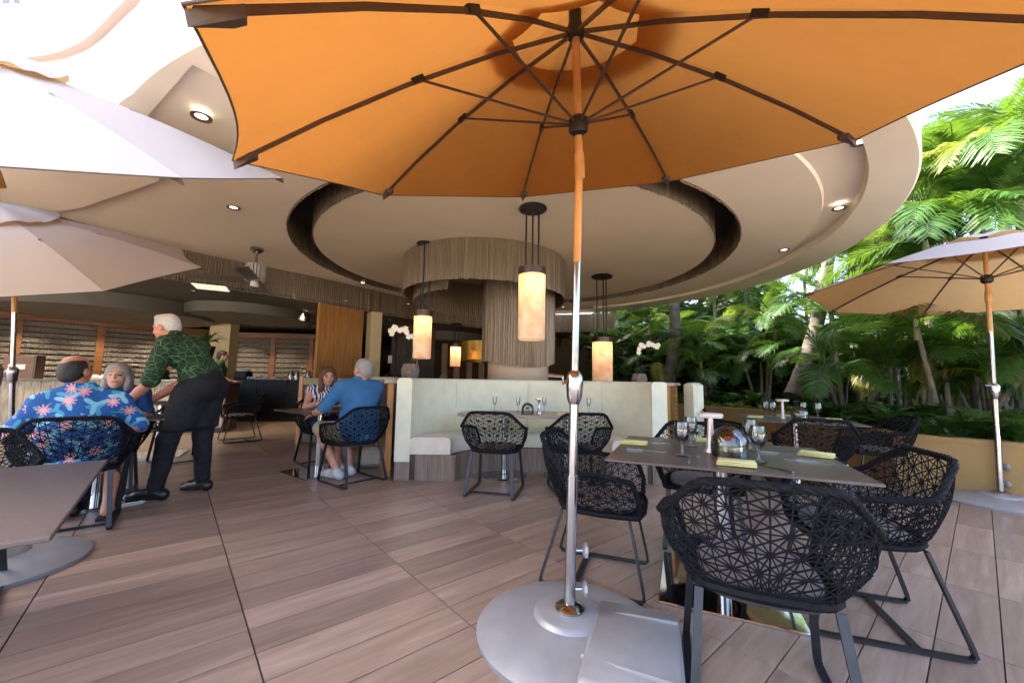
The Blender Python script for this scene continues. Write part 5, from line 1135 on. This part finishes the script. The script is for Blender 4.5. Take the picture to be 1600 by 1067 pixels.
# --- man in blue polo (back three-quarter) and woman opposite
J = dict(pelvis=(0, -.06, .53), belly=(0, -.05, .67), chest=(0, -.02, .89), neck=(.0, -.03, 1.03), head=(.02, -.03, 1.16), face=(-.12, 1, -.02), shL=(-.205, -.02, .965), shR=(.205, -.02, .965), elL=(-.33, .10, .745), elR=(.30, .12, .73), wrL=(-.29, .34, .69), wrR=(.12, .36, .76),
         hipL=(-.1, -.02, .51), hipR=(.1, -.02, .51), knL=(-.17, .43, .52), knR=(.14, .43, .52), anL=(-.08, .20, .10), anR=(.10, .26, .10), toeL=(-.11, .40, .04), toeR=(.11, .44, .04), hands=dict(L=((.05, .95, -.25), (-.5, 0, .85), 1), R=((-.6, .8, 0), (0, 0, 1), -1)))
pm_ = person('grey-haired man in blue polo shirt and shorts seated by the louvred screen', (-1.73, 4.52, 0), math.atan2(.60, -.80)-PI/2, J, 1.06, (.56, .3, .21), hair=[((0, -.025, .035), (.084, .1, .085)), ((0, -.06, -.025), (.072, .055, .065))], hair_col=(.36, .35, .34),
             hair_sub=[((0, .085, .0), (.1, .085, .1)), ((0, -.02, .14), (.045, .055, .05)), ((.085, .0, -.02), (.02, .03, .04)), ((-.085, .0, -.02), (.02, .03, .04)), ((0, 0, -.13), (.1, .14, .055))], shirt=cloth('polo_blue', (.03, .13, .3)), shirt_inf=.024, trousers=(cloth('khaki_shorts', (.42, .38, .26)), False), shoes=mat('grey_sneaker', (.5, .52, .55), .6, 0, .5, 9), girth=1.16, sleeve=.8, brow=(.4, .38, .36))
m = MB(); m.lathe([(.033, -.012), (.036, 0), (.033, .012)], 18, (-.293, .315, .695), axis=(.1, .95, -.2)); m.build('watch_strap', M_BLACK, pm_, True)
J = dict(pelvis=(0, -.02, .52), belly=(0, -.01, .65), chest=(0, .03, .84), neck=(0, .05, .965), head=(0, .09, 1.09), face=(.08, .98, -.05), shL=(-.17, .03, .915), shR=(.17, .03, .915), elL=(-.25, .17, .72), elR=(.25, .17, .72), wrL=(-.05, .37, .80), wrR=(.05, .37, .80),
         hipL=(-.09, 0, .5), hipR=(.09, 0, .5), knL=(-.1, .4, .5), knR=(.1, .4, .5), anL=(-.12, .30, .09), anR=(.08, .34, .09), toeL=(-.14, .46, .035), toeR=(.09, .5, .035), hands=dict(L=((.8, .4, .5), (-.3, .8, .3), 1), R=((-.8, .4, .5), (.3, .8, .3), -1)))
person('brown-haired woman in navy and white sleeveless top with clasped hands', (-2.50, 5.38, 0), math.atan2(-.75, .60)-PI/2, J, 1.05, (.62, .35, .26), hair=[((0, -.02, .042), (.092, .105, .09)), ((.078, .0, -.07), (.034, .055, .1)), ((-.078, .0, -.07), (.034, .055, .1)), ((.075, .035, -.14), (.035, .035, .07)), ((-.075, .035, -.14), (.035, .035, .07)), ((0, -.065, -.06), (.085, .05, .11))], hair_col=(.16, .065, .035),
       hair_sub=[((0, .095, -.025), (.058, .075, .088))], shirt=zebra_mat(), shirt_inf=.012, trousers=(cloth('navy_skirt', (.02, .03, .09)), False), fem=True, sleeve=0, girth=1.05, brow=(.12, .07, .05))
o = thing('handbag', 'off-white handbag on the floor between chair and louvred screen', 'bag', (-1.78, 5.25, 0), .4); MB().box((0, 0, .13), (.3, .12, .25), bev=.04).build('bag_body', mat('bag_cream', (.6, .57, .5), .6), o, True); MB().tube(chaikin([(-.1, 0, .22), (-.09, 0, .42), (.09, 0, .42), (.1, 0, .22)], 2), .008).build('strap', mat('bag_strap', (.45, .38, .3), .6), o, True)
for x, y, r_ in ((-3.50, 3.10, .7), (-3.2, 3.28, .6)):
    q = tag(MB().tube([(0, -.1, .012), (0, .0, .012), (0, .12, .014)], None, flat=(.045, .011)).build('sandal', M_BLACK), 'dark sandal on the floor under the floral-shirted man', 'sandal', 'sandals'); q.location = (x, y, 0); q.rotation_euler = (0, 0, r_)
# --- two bartenders
JB = dict(pelvis=(0, 0, .98), belly=(0, 0, 1.1), chest=(0, .02, 1.32), neck=(0, .04, 1.47), head=(0, .07, 1.6), face=(0, 1, -.1), shL=(-.2, .02, 1.4), shR=(.2, .02, 1.4), elL=(-.26, .08, 1.14), elR=(.26, .08, 1.14), wrL=(-.2, .3, 1.05), wrR=(.2, .3, 1.05),
          hipL=(-.1, 0, .95), hipR=(.1, 0, .95), knL=(-.1, .02, .5), knR=(.1, .02, .5), anL=(-.1, 0, .1), anR=(.1, 0, .1), toeL=(-.1, .16, .036), toeR=(.1, .16, .036), hands=dict(L=((.3, .9, 0), (0, 0, 1), 1), R=((-.3, .9, 0), (0, 0, 1), -1)))
GS = leafy_mat('green_leaf_shirt', (.006, .03, .008), (.04, .2, .04), 16); HR = [((0, -.02, .04), (.086, .102, .086)), ((0, -.06, -.02), (.074, .055, .07))]; HS = [((0, .085, -.01), (.1, .08, .085)), ((0, 0, -.13), (.1, .14, .055))]
p = ony(232, 560, 8.6); person('bartender in green leaf shirt bending behind the bar counter', (p.x, 8.9, -.22), R(-70), JB, 1., (.42, .24, .16), hair=HR, hair_col=(.02, .017, .015), hair_sub=HS, shirt=GS, shirt_inf=.02, trousers=(cloth('black_trousers', (.01, .01, .01)), True), sleeve=.85, vox=.014)
p = ony(342, 560, 8.3); person('dark-haired bartender in green leaf shirt walking past the cream pillar', (p.x, 8.3, 0), R(-60), JB, .96, (.42, .24, .16), hair=HR, hair_col=(.02, .017, .015), hair_sub=HS, shirt=GS, shirt_inf=.02, trousers=(cloth('black_trousers', (.01, .01, .01)), True), sleeve=.85, vox=.014)
# --- three diners seen over the booth backs
JS = dict(J); 
for px, y, hc, lab in ((607, 8.6, (.03, .02, .015), 'dark-haired diner seated beyond the louvred screen'), (652, 9.4, (.04, .025, .02), 'dark-haired diner seated deep inside behind the booth'), (694, 8.8, (.5, .36, .2), 'blond diner seated deep inside behind the booth')):
    p = ony(px, 585, y); person(lab, (p.x, y, 0), R(20), JS, 1.02, (.5, .3, .22), hair=HR, hair_col=hc, hair_sub=HS, shirt=cloth('dim_shirt', (.05, .05, .06)), trousers=(cloth('dark_trousers', (.012, .014, .025)), True), vox=.016)
    q = copy_tree(CH); q.location = (p.x, y, 0); q.rotation_euler = (0, 0, R(20)); tag(q, 'woven armchair carrying the '+lab.split(' seated')[0]+(' by the screen' if px == 607 else ' deep inside'), 'chair')
